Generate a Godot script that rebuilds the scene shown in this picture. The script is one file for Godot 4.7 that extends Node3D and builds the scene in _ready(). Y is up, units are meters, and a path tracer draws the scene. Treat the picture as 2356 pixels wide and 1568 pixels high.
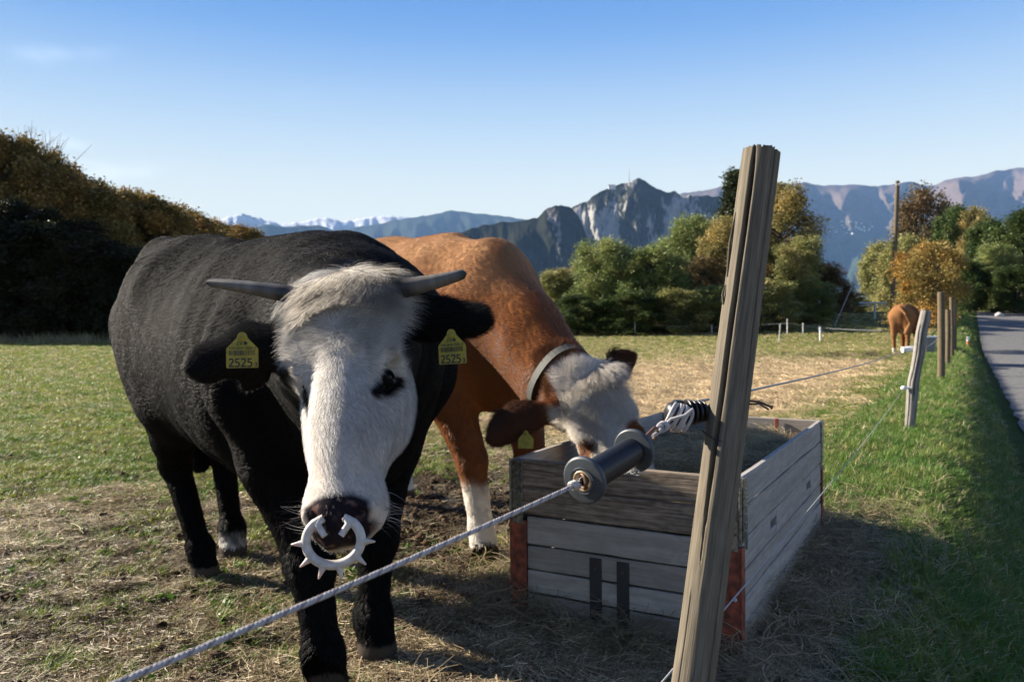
extends Node3D

const EYE := 1.05          # height of the lens above the pasture
const FZ := 1832.0         # focal length in pixels of a 2356 px wide view
const TILT := 0.0288       # the camera looks down by this many radians
var noise := FastNoiseLite.new()
var fine := FastNoiseLite.new()
var names := {}
var M := {}


class Geo:
	var v := PackedVector3Array()
	var n := PackedVector3Array()
	var c := PackedColorArray()
	var uv := PackedVector2Array()
	var ix := PackedInt32Array()

	func tri(a: int, b: int, d: int) -> void:
		ix.append(a); ix.append(b); ix.append(d)

	func quad(a: int, b: int, d: int, e: int) -> void:
		ix.append(a); ix.append(b); ix.append(d)
		ix.append(a); ix.append(d); ix.append(e)

	func flat_quad(p: Vector3, q: Vector3, r: Vector3, s: Vector3, u := Rect2(0, 0, 1, 1)) -> void:
		var k := v.size()
		v.append(p); v.append(q); v.append(r); v.append(s)
		uv.append(u.position); uv.append(u.position + Vector2(u.size.x, 0)); uv.append(u.end); uv.append(u.position + Vector2(0, u.size.y))
		quad(k, k + 1, k + 2, k + 3)

	func flat_tri(p: Vector3, q: Vector3, r: Vector3) -> void:
		var k := v.size()
		v.append(p); v.append(q); v.append(r)
		uv.append(Vector2(0, 0)); uv.append(Vector2(1, 0)); uv.append(Vector2(1, 1))
		tri(k, k + 1, k + 2)

	# a box with chamfered edges, its own axes given by b; uv in metres, u along the longest side
	func box(at: Vector3, size: Vector3, b := Basis(), bevel := 0.003, off := Vector2.ZERO) -> void:
		var h := size * 0.5
		var e := minf(bevel, minf(h.x, minf(h.y, h.z)) * 0.6)
		var long := size.max_axis_index()
		for axis in 3:
			var p := (axis + 1) % 3
			var q := (axis + 2) % 3
			for sgn in [-1.0, 1.0]:
				var pts := []
				for k in [[-1, -1], [1, -1], [1, 1], [-1, 1]]:
					var w := Vector3()
					w[axis] = h[axis] * sgn
					w[p] = (h[p] - e) * k[0]
					w[q] = (h[q] - e) * k[1]
					pts.append(w)
				face(pts, at, b, long, off)
		for axis in 3:
			var p := (axis + 1) % 3
			var q := (axis + 2) % 3
			for k in [[-1, -1], [1, -1], [1, 1], [-1, 1]]:
				var pts := []
				for t in [[-1, 0], [1, 0], [1, 1], [-1, 1]]:
					var w := Vector3()
					w[axis] = (h[axis] - e) * t[0]
					w[p] = (h[p] - (e if t[1] == 1 else 0.0)) * k[0]
					w[q] = (h[q] - (0.0 if t[1] == 1 else e)) * k[1]
					pts.append(w)
				face(pts, at, b, long, off)
		for sx in [-1.0, 1.0]:
			for sy in [-1.0, 1.0]:
				for sz in [-1.0, 1.0]:
					var s := Vector3(sx, sy, sz)
					face([s * Vector3(h.x, h.y - e, h.z - e), s * Vector3(h.x - e, h.y, h.z - e), s * Vector3(h.x - e, h.y - e, h.z)], at, b, long, off)

	func face(pts: Array, at: Vector3, b: Basis, long: int, off: Vector2) -> void:
		var k := v.size()
		for w in pts:
			v.append(at + b * w)
			var o1 := (long + 1) % 3
			var o2 := (long + 2) % 3
			uv.append(Vector2(w[long], w[o1] + w[o2]) + off)
		for i in range(2, pts.size()):
			tri(k, k + i - 1, k + i)

	# a smooth tube through points; radii per point
	func tube(pts: PackedVector3Array, rad: PackedFloat32Array, sides := 8, caps := true, flat := 1.0, flat_axis := Vector3.ZERO) -> void:
		var k0 := v.size()
		var count := pts.size()
		var up := Vector3.UP
		var along := 0.0
		for i in count:
			var t := (pts[mini(i + 1, count - 1)] - pts[maxi(i - 1, 0)]).normalized()
			if i == 0:
				up = flat_axis if flat_axis != Vector3.ZERO else (Vector3.UP if absf(t.y) < 0.9 else Vector3.RIGHT)
			else:
				along += pts[i].distance_to(pts[i - 1])
			up = (up - t * up.dot(t)).normalized()
			var side := t.cross(up)
			for j in sides + 1:
				var a := TAU * j / sides
				var d := up * cos(a) * flat + side * sin(a)
				v.append(pts[i] + d * rad[i])
				n.append((up * cos(a) / flat + side * sin(a)).normalized())
				uv.append(Vector2(along, float(j) / sides))
		for i in count - 1:
			for j in sides:
				var a := k0 + i * (sides + 1) + j
				quad(a, a + sides + 1, a + sides + 2, a + 1)
		if caps:
			for e in [0, count - 1]:
				var k := v.size()
				var t := (pts[1] - pts[0]).normalized() * -1.0 if e == 0 else (pts[count - 1] - pts[count - 2]).normalized()
				v.append(pts[e]); n.append(t); uv.append(Vector2(0, 0))
				for j in sides + 1:
					v.append(v[k0 + e * (sides + 1) + j]); n.append(t); uv.append(Vector2(0.01 * cos(TAU * j / sides), 0.01 * sin(TAU * j / sides)))
				for j in sides:
					if e == 0:
						tri(k, k + 1 + j, k + 2 + j)
					else:
						tri(k, k + 2 + j, k + 1 + j)

	# a lathed profile: pairs (distance along the axis, radius), each segment with its own normals so edges stay crisp
	func lathe(at: Vector3, axis: Vector3, prof: PackedVector2Array, sides := 32, soft := false) -> void:
		axis = axis.normalized()
		var s := (axis.cross(Vector3.UP) if absf(axis.y) < 0.9 else axis.cross(Vector3.RIGHT)).normalized()
		var t := axis.cross(s)
		for i in prof.size() - 1:
			var a := prof[i]
			var b := prof[i + 1]
			var e := (b - a).normalized()
			var n0 := Vector2(-e.y, e.x)
			var n1 := n0
			if soft:
				if i > 0:
					var f := (prof[i] - prof[i - 1]).normalized()
					n0 = (n0 + Vector2(-f.y, f.x)).normalized()
				if i < prof.size() - 2:
					var f := (prof[i + 2] - prof[i + 1]).normalized()
					n1 = (n1 + Vector2(-f.y, f.x)).normalized()
			var k := v.size()
			for j in sides + 1:
				var w := s * cos(TAU * j / sides) + t * sin(TAU * j / sides)
				v.append(at + axis * a.x + w * a.y); n.append((axis * n0.x + w * n0.y).normalized()); uv.append(Vector2(a.x, float(j) / sides))
				v.append(at + axis * b.x + w * b.y); n.append((axis * n1.x + w * n1.y).normalized()); uv.append(Vector2(b.x, float(j) / sides))
			for j in sides:
				quad(k + j * 2, k + j * 2 + 1, k + j * 2 + 3, k + j * 2 + 2)

	func smooth() -> void:
		n.resize(v.size())
		n.fill(Vector3.ZERO)
		for i in range(0, ix.size(), 3):
			var f := (v[ix[i + 2]] - v[ix[i]]).cross(v[ix[i + 1]] - v[ix[i]])
			n[ix[i]] += f; n[ix[i + 1]] += f; n[ix[i + 2]] += f
		for i in n.size():
			n[i] = n[i].normalized()

	func mesh() -> ArrayMesh:
		var a := []
		a.resize(Mesh.ARRAY_MAX)
		a[Mesh.ARRAY_VERTEX] = v
		if n.size() == v.size():
			a[Mesh.ARRAY_NORMAL] = n
		if c.size() == v.size():
			a[Mesh.ARRAY_COLOR] = c
		if uv.size() == v.size():
			a[Mesh.ARRAY_TEX_UV] = uv
		a[Mesh.ARRAY_INDEX] = ix
		var m := ArrayMesh.new()
		m.add_surface_from_arrays(Mesh.PRIMITIVE_TRIANGLES, a)
		return m


func numbered(called: String) -> String:
	var k: int = names.get(called, 0)
	names[called] = k + 1
	return called if k == 0 else "%s_%03d" % [called, k]


func tag(o: Node3D, label: String, category: String, group := "") -> Node3D:
	o.set_meta("label", label)
	if category:
		o.set_meta("category", category)
	if group:
		o.set_meta("group", group)
	return o


func thing(called: String, label: String, category: String, at := Vector3.ZERO, turn := 0.0, group := "") -> Node3D:
	var o := Node3D.new()
	o.name = numbered(called)
	add_child(o)
	o.position = at
	o.rotation.y = turn
	return tag(o, label, category, group)


# commits a shape as one named mesh; a part where parent is given
func put(called: String, g, m: Material, parent: Node3D = null) -> MeshInstance3D:
	var o := MeshInstance3D.new()
	o.mesh = g.mesh() if g is Geo else g
	o.material_override = m
	if parent:
		var k := 0
		var nm := called
		while parent.has_node(nm):
			k += 1
			nm = "%s_%03d" % [called, k]
		o.name = nm
		parent.add_child(o, true)
	else:
		o.name = numbered(called)
		add_child(o, true)
	return o


func structure(called: String, g, m: Material) -> MeshInstance3D:
	var o := put(called, g, m)
	o.set_meta("kind", "structure")
	return o


# many copies of one shape as a single uncounted mass
func mass(called: String, mesh: Mesh, m: Material, where: Array, tint: PackedColorArray, parent: Node3D = null, kind := "stuff") -> MultiMeshInstance3D:
	var mm := MultiMesh.new()
	mm.transform_format = MultiMesh.TRANSFORM_3D
	mm.use_colors = tint.size() == where.size()
	mm.mesh = mesh
	mm.instance_count = where.size()
	for i in where.size():
		mm.set_instance_transform(i, where[i])
	if mm.use_colors:
		for i in where.size():
			mm.set_instance_color(i, tint[i])
	var o := MultiMeshInstance3D.new()
	o.multimesh = mm
	o.material_override = m
	if kind:
		o.set_meta("kind", kind)
	if parent:
		o.name = called
		parent.add_child(o, true)
	else:
		o.name = numbered(called)
		add_child(o, true)
	return o


func paint(lin: Color, rough := 0.8, metal := 0.0, spec := 0.5) -> StandardMaterial3D:
	var m := StandardMaterial3D.new()
	m.albedo_color = lin.linear_to_srgb()
	m.roughness = rough
	m.metallic = metal
	m.metallic_specular = spec
	m.cull_mode = BaseMaterial3D.CULL_DISABLED
	return m


func tinted(rough := 0.8, spec := 0.5) -> StandardMaterial3D:
	var m := paint(Color.WHITE, rough, 0.0, spec)
	m.vertex_color_use_as_albedo = true
	return m


func leafy(rough := 0.6, spec := 0.4, through := 0.35) -> StandardMaterial3D:
	var m := tinted(rough, spec)
	m.backlight_enabled = true
	m.backlight = Color(through, through, through).linear_to_srgb()
	return m


# the point seen at (u, v) of a 2356 x 1568 view, d metres ahead
func at(u: float, w: float, d: float) -> Vector3:
	var x := (u - 1178.0) / FZ
	var y := -(w - 784.0) / FZ
	var dir := Vector3(x, y * cos(TILT) - sin(TILT), -(y * sin(TILT) + cos(TILT)))
	return Vector3(0, EYE, 0) + dir * (d / -dir.z)


# the same on level ground
func on_ground(u: float, w: float) -> Vector3:
	var p := at(u, w, 1.0)
	var t := EYE / (EYE - p.y)
	return Vector3(p.x * t, 0, p.z * t)


static func ss(a: float, b: float, x: float) -> float:
	var t := clampf((x - a) / (b - a), 0.0, 1.0)
	return t * t * (3.0 - 2.0 * t)


# piecewise linear lookup in a list of (x, y)
static func curve(t: PackedVector2Array, x: float) -> float:
	if x <= t[0].x:
		return t[0].y
	for i in range(1, t.size()):
		if x <= t[i].x:
			return lerpf(t[i - 1].y, t[i].y, (x - t[i - 1].x) / (t[i].x - t[i - 1].x))
	return t[t.size() - 1].y


# smooth lookup (Catmull-Rom on uneven knots, flattened tangents)
static func soft_curve(t: PackedVector2Array, x: float) -> float:
	var k := t.size()
	if x <= t[0].x:
		return t[0].y
	for i in range(1, k):
		if x <= t[i].x:
			var a := t[i - 1]
			var b := t[i]
			var h := b.x - a.x
			var ma := (b.y - t[maxi(i - 2, 0)].y) / (b.x - t[maxi(i - 2, 0)].x)
			var mb := (t[mini(i + 1, k - 1)].y - a.y) / (t[mini(i + 1, k - 1)].x - a.x)
			var s := (x - a.x) / h
			return (2 * s * s * s - 3 * s * s + 1) * a.y + (s * s * s - 2 * s * s + s) * h * ma + (3 * s * s - 2 * s * s * s) * b.y + (s * s * s - s * s) * h * mb
	return t[k - 1].y


func light_and_lens() -> void:
	var cam := Camera3D.new()
	cam.name = "camera"
	add_child(cam)
	cam.position = Vector3(0, EYE, 0)
	cam.rotation.x = -TILT
	cam.keep_aspect = Camera3D.KEEP_HEIGHT
	cam.near = 0.05
	cam.far = 150000.0
	var lens := CameraAttributesPhysical.new()
	lens.frustum_focal_length = 28.04
	lens.frustum_near = 0.05
	lens.frustum_far = 150000.0
	lens.frustum_focus_distance = 1.5
	lens.exposure_aperture = 9.0
	cam.attributes = lens
	cam.fov = 46.34
	cam.current = true

	var e := Environment.new()
	e.background_mode = Environment.BG_SKY
	e.tonemap_mode = Environment.TONE_MAPPER_LINEAR
	e.tonemap_exposure = EXPOSURE
	e.sdfgi_enabled = true
	e.ssao_enabled = true
	e.ssil_enabled = true
	e.fog_enabled = FOG > 0.0
	e.fog_density = FOG
	e.fog_light_color = Color(0.30, 0.55, 1.0).linear_to_srgb()
	var pan := PanoramaSkyMaterial.new()
	pan.panorama = sky_picture()
	pan.filter = true
	var sky := Sky.new()
	sky.sky_material = pan
	e.sky = sky
	e.background_energy_multiplier = 1.0
	var we := WorldEnvironment.new()
	we.name = "environment"
	we.environment = e
	add_child(we)

	var sun := DirectionalLight3D.new()
	sun.name = "sun"
	add_child(sun)
	var el := deg_to_rad(SUN_HEIGHT)
	var az := deg_to_rad(SUN_BEHIND)
	sun.look_at_from_position(Vector3.ZERO, Vector3(cos(az) * cos(el), -sin(el), sin(az) * cos(el)))
	sun.light_energy = 1.6
	sun.light_color = Color(1.0, 0.90, 0.76).linear_to_srgb()
	sun.light_angular_distance = 0.5
	sun.shadow_enabled = true


const SUN_HEIGHT := 26.5
const SUN_BEHIND := 22.0
const EXPOSURE := 3.15
const AIR_LIGHT := Vector3(0.12, 0.21, 0.38)
const FOG := 0.000036


# clear autumn air: pale at the horizon, deep blue overhead, a little brighter towards the sun, thin cirrus streaks low down
func sky_picture() -> ImageTexture:
	var w := 1024
	var h := 512
	var im := Image.create(w, h, false, Image.FORMAT_RGBAF)
	var cir := FastNoiseLite.new()
	cir.seed = 12
	cir.frequency = 1.0
	cir.fractal_octaves = 4
	var el := deg_to_rad(SUN_HEIGHT)
	var az := deg_to_rad(SUN_BEHIND)
	var towards := Vector3(-cos(az) * cos(el), sin(el), -sin(az) * cos(el))
	# what the eye should see of the sky, by height in degrees; the haze of the scene is taken off first
	var r_t := v2([-90, .80, 0, .83, 4, .81, 9, .72, 14, .49, 20, .215, 28, .11, 45, .065, 90, .038])
	var g_t := v2([-90, .89, 0, .905, 4, .905, 9, .86, 14, .695, 20, .445, 28, .26, 45, .16, 90, .10])
	var b_t := v2([-90, .97, 0, .97, 4, .99, 9, .99, 14, .97, 20, .88, 28, .67, 45, .43, 90, .29])
	for y in h:
		var up := (0.5 - (y + 0.5) / h) * PI
		var deg := rad_to_deg(up)
		var base := Vector3(soft_curve(r_t, deg), soft_curve(g_t, deg), soft_curve(b_t, deg)) / EXPOSURE
		var thin := exp(-FOG * minf(14500.0, 1900.0 / maxf(0.02, sin(up))))
		base = (base - AIR_LIGHT * (1.0 - thin)) / thin
		base = base.max(Vector3(0.01, 0.02, 0.05))
		for x in w:
			var a := ((x + 0.5) / w - 0.5) * TAU
			var dir := Vector3(sin(a) * cos(up), sin(up), -cos(a) * cos(up))
			var ang := rad_to_deg(acos(clampf(dir.dot(towards), -1, 1)))
			var glow := 0.10 * exp(-ang / 22.0)
			var col := base + Vector3(1.0, 0.95, 0.85) * glow
			if deg > 1.0 and deg < 40.0:
				var q := Vector3(dir.x / (dir.y + 0.12), dir.z / (dir.y + 0.12), 0)
				var k := cir.get_noise_3d(q.x * 0.7 + q.y * 1.1, q.y * 3.2 - q.x * 0.5, 3.0)
				k = ss(0.18, 0.62, k) * ss(1.0, 5.0, deg) * (1.0 - ss(14.0, 30.0, deg)) * 0.12 * ss(0.15, 0.5, dir.x)
				col = col.lerp(Vector3(0.86, 0.90, 0.95), k)
			im.set_pixel(x, y, Color(col.x, col.y, col.z))
	return ImageTexture.create_from_image(im)


# metres to the right of the road's left edge
static func road_side(x: float, d: float) -> float:
	return (x - 0.57 * d - 0.56) * 0.869


func ground_height(x: float, d: float) -> float:
	var r := sqrt(x * x + d * d)
	var h := 0.022 * noise.get_noise_2d(x * 0.9, d * 0.9) + 0.012 * noise.get_noise_2d(x * 3.1 + 40.0, d * 3.1)
	h *= 1.0 - ss(20.0, 60.0, r)
	if r < 14.0:
		h += (0.026 * fine.get_noise_2d(x * 6.0, d * 6.0) + 0.010 * fine.get_noise_2d(x * 19.0, d * 19.0)) * (1.0 - ss(9.0, 14.0, r))
	var p := road_side(x, d)
	h += 0.06 * ss(-2.6, -0.9, p) * ss(2.0, 6.0, d) * (1.0 - ss(-0.5, -0.05, p))
	h -= 0.36 * ss(-0.75, 0.02, p) * (1.0 - 0.7 * ss(5.4, 6.4, p)) * (1.0 - ss(34.0, 58.0, d))
	h += 1.55 * ss(30.0, 62.0, d) * ss(-2.0, 24.0, x)
	h += 2.2 * ss(36.0, 70.0, d) * ss(-12.0, -36.0, x)
	if r > 80.0:
		h -= minf(420.0, 0.22 * (r - 80.0) + 0.00004 * (r - 80.0) * (r - 80.0))
	return h


# shares of green turf, straw and bare earth, adding up to one
func cover(x: float, d: float) -> Vector3:
	var wob := noise.get_noise_2d(x * 0.8 + 9.0, d * 0.8)
	var wob2 := noise.get_noise_2d(x * 2.6, d * 2.6 + 31.0)
	var green := ss(3.7, 5.4, d + wob * 0.9 - 0.5 * maxf(0.0, x + 1.0)) * ss(0.5, -1.6, x + wob * 0.8)
	green = maxf(green, 0.09 * ss(0.0, -1.0, x) + 0.40 * ss(0.15, 0.5, wob2) * ss(0.4, -0.8, x))
	var far := ss(15.0, 24.0, d + wob * 4.0 - maxf(0.0, x - 2.0) * 0.35)
	green = maxf(green, 0.82 * far)
	var p := road_side(x, d)
	var verge := maxf(ss(-2.7, -1.2, p + wob * 0.7) * ss(2.6, 4.6, d), ss(-1.05, -0.6, p + wob * 0.3) * ss(0.8, 1.6, d))
	green = maxf(green, verge)
	var mud := ss(0.05, 0.5, wob + wob2 * 0.7) * 0.7 * (1.0 - ss(5.0, 8.0, d))
	mud = maxf(mud, ss(1.5, 0.5, Vector2(x + 0.35, (d - 4.3) * 0.75).length() + wob2 * 0.5))
	mud = maxf(mud, 0.85 * ss(3.8, 1.6, Vector2((x - 10.5) * 0.8, d - 22.0).length() + wob2 * 2.0))
	mud = maxf(mud, 0.5 * ss(1.9, 0.8, Vector2(x + 1.3, d - 3.2).length() + wob2 * 0.5))
	mud = minf(mud, 1.0 - verge)
	green = minf(green, 1.0 - mud)
	return Vector3(green, 1.0 - green - mud, mud)


func ground_color(x: float, d: float) -> Color:
	var k := cover(x, d)
	var a := 0.75 + 0.5 * (0.5 + 0.5 * fine.get_noise_2d(x * 4.0, d * 4.0))
	var r := sqrt(x * x + d * d)
	var turf := Color(0.060, 0.080, 0.020) if r < 70.0 else Color(0.035, 0.05, 0.018)
	var c := turf * k.x + (Color(0.085, 0.060, 0.034) if r < 9.0 else Color(0.19, 0.145, 0.08)) * k.y + Color(0.032, 0.021, 0.012) * k.z
	return Color(c.r * a, c.g * a, c.b * a)


func build_ground() -> void:
	var angs := PackedFloat32Array()
	for i in 300:
		angs.append(deg_to_rad(-46.0 + 92.0 * i / 299.0))
	for i in range(1, 44):
		angs.append(deg_to_rad(46.0 + 268.0 * i / 44.0))
	var radii := PackedFloat32Array([0.0])
	var r := 0.35
	while r < 14000.0:
		radii.append(r)
		r *= 1.0175 if r < 14.0 else (1.035 if r < 90.0 else 1.22)
	var g := Geo.new()
	var na := angs.size()
	for rr in radii:
		for a in angs:
			var x := sin(a) * rr
			var d := cos(a) * rr
			g.v.append(Vector3(x, ground_height(x, d), -d))
			g.c.append(ground_color(x, d))
	for i in radii.size() - 1:
		for j in na:
			var j2 := (j + 1) % na
			g.quad(i * na + j, (i + 1) * na + j, (i + 1) * na + j2, i * na + j2)
	g.smooth()
	var m := tinted(0.95, 0.2)
	var rough := NoiseTexture2D.new()
	var nz := FastNoiseLite.new()
	nz.frequency = 0.03
	nz.fractal_octaves = 5
	nz.seed = 4
	rough.noise = nz
	rough.seamless = true
	rough.width = 512
	rough.height = 512
	m.heightmap_enabled = true
	m.heightmap_texture = rough
	m.heightmap_scale = 2.0
	m.uv1_triplanar = true
	m.uv1_world_triplanar = true
	m.uv1_scale = Vector3(1.7, 1.7, 1.7)
	structure("pasture_ground", g, m)


func strip(left: PackedVector2Array, right: PackedVector2Array, lift: float) -> Geo:
	var g := Geo.new()
	var across := 8
	var along := 0.0
	for i in left.size():
		if i:
			along += left[i].distance_to(left[i - 1])
		for j in across + 1:
			var q := left[i].lerp(right[i], float(j) / across)
			g.v.append(Vector3(q.x, ground_height(q.x, q.y) + lift, -q.y))
			g.uv.append(Vector2(along, float(j) / across))
	for i in left.size() - 1:
		for j in across:
			var a := i * (across + 1) + j
			g.quad(a, a + across + 1, a + across + 2, a + 1)
	g.smooth()
	return g


func build_road() -> void:
	var tar := paint(Color(0.20, 0.197, 0.192), 0.9, 0.0, 0.3)
	tar.albedo_texture = cloud_picture(21, 0.02, Color(0.7, 0.7, 0.7), Color(1, 1, 1), 512)
	tar.heightmap_enabled = true
	tar.heightmap_texture = tar.albedo_texture
	tar.heightmap_scale = 0.5
	tar.uv1_triplanar = true
	tar.uv1_world_triplanar = true
	tar.uv1_scale = Vector3(0.5, 0.5, 0.5)
	var a := PackedVector2Array()
	var b := PackedVector2Array()
	var d := -4.0
	while d < 78.0:
		var x := 0.57 * d + 0.56
		var wob := 0.06 * noise.get_noise_1d(d * 3.0)
		a.append(Vector2(x + 0.14 + wob, d - 0.06))
		var wide := 4.6 + 5.5 * ss(38.0, 58.0, d)
		b.append(Vector2(x + 0.869 * wide, d - 0.495 * wide))
		d += 0.35 if d < 30.0 else 1.0
	structure("road", strip(a, b, 0.016), tar)
	a = PackedVector2Array()
	b = PackedVector2Array()
	for i in 30:
		var t := i / 29.0
		var q := Vector2(20.0, 61.0).lerp(Vector2(36.5, 63.0), t)
		a.append(q + Vector2(0, 2.3))
		b.append(q - Vector2(0, 2.3))
	structure("side_road", strip(a, b, 0.022), tar)
	# the white line along the far side of the road
	var white := paint(Color(0.7, 0.7, 0.68), 0.8)
	a = PackedVector2Array()
	b = PackedVector2Array()
	d = 20.0
	while d < 46.0:
		var x := 0.57 * d + 0.56
		a.append(Vector2(x + 0.869 * 4.2, d - 0.495 * 4.2))
		b.append(Vector2(x + 0.869 * 4.34, d - 0.495 * 4.34))
		d += 1.0
	structure("road_edge_line", strip(a, b, 0.024), white)


# a mountain flank: the ridge is a silhouette at distance dist, the face comes down towards the viewer in ribs and gullies
func mountain(called: String, ridge: PackedVector2Array, dist: float, run: float, base: float, ribs: float, grain: float, rough: float, cols: int, rows: int, seed_: int, look: String) -> Array:
	var g := Geo.new()
	var nz := FastNoiseLite.new()
	nz.seed = seed_
	nz.frequency = 1.0
	nz.fractal_octaves = 5
	nz.fractal_type = FastNoiseLite.FRACTAL_RIDGED
	var mix := FastNoiseLite.new()
	mix.seed = seed_ + 7
	mix.frequency = 1.0
	mix.fractal_octaves = 5
	var u0 := ridge[0].x
	var u1 := ridge[ridge.size() - 1].x
	for i in rows + 1:
		var s := (i - 4.0) / (rows - 4.0)
		for j in cols + 1:
			var u := lerpf(u0, u1, float(j) / cols)
			var top := at(u, soft_curve(ridge, u), dist)
			top.y += rough * mix.get_noise_2d(top.x / grain * 9.0, 0.5)
			var y := lerpf(top.y, base, maxf(s, 0.0))
			var q := Vector2(top.x / grain, y / grain)
			var out := run * (pow(maxf(s, 0.0), 1.15) * 0.75 + 0.25 * s)
			var rib := (nz.get_noise_2d(q.x, q.y * 0.28) * 0.6 + nz.get_noise_2d(q.x * 2.7 + 5.0, q.y * 1.1) * 0.28 + mix.get_noise_2d(q.x * 9.0, q.y * 5.0) * 0.12)
			out += ribs * rib * ss(-0.02, 0.12, s)
			if s < 0.0:
				out = s * run * 4.0
				y = top.y + s * (top.y - base) * 3.0
			g.v.append(Vector3(top.x * (1.0 - out / dist), y, -(dist - out)))
			var k := Color.BLACK
			var streak := mix.get_noise_2d(q.x * 3.2, q.y * 1.0 + 11.0) + 0.55 * mix.get_noise_2d(q.x * 11.0, q.y * 3.4) + 0.45 * mix.get_noise_2d(q.x * 34.0, q.y * 13.0)
			match look:
				"cliff":
					var rock := 0.85 * ss(-0.08, 0.30, 0.85 * streak + rib * 0.35 + 0.03 - 0.25 * ss(0.55, 0.9, s) - 0.3 * ss(0.10, 0.0, s))
					k = Color(0.030, 0.031, 0.023).lerp(Color(0.33, 0.315, 0.29), rock)
				"wood":
					var rock := ss(0.18, 0.42, streak - 0.4 * ss(0.40, 0.15, s))
					k = Color(0.022, 0.024, 0.017).lerp(Color(0.19, 0.18, 0.17), rock)
				"alp":
					var bare := ss(0.52, 0.18, s + 0.25 * streak)
					k = Color(0.035, 0.05, 0.032).lerp(Color(0.105, 0.078, 0.066), bare)
				"blue":
					k = Color(0.04, 0.05, 0.04)
				"snow":
					var snow := ss(0.32, 0.05, s + 0.30 * streak)
					k = Color(0.27, 0.28, 0.31).lerp(Color(0.42, 0.43, 0.455), snow)
			var a := 0.8 + 0.4 * (0.5 + 0.5 * mix.get_noise_2d(q.x * 20.0, q.y * 20.0))
			g.c.append(Color(k.r * a, k.g * a, k.b * a))
	for i in rows:
		for j in cols:
			var a := i * (cols + 1) + j
			g.quad(a, a + 1, a + cols + 2, a + cols + 1)
	g.smooth()
	structure(called, g, M.land)
	return [g, cols]


func v2(flat: Array) -> PackedVector2Array:
	var o := PackedVector2Array()
	for i in range(0, flat.size(), 2):
		o.append(Vector2(flat[i], flat[i + 1]))
	return o


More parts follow.
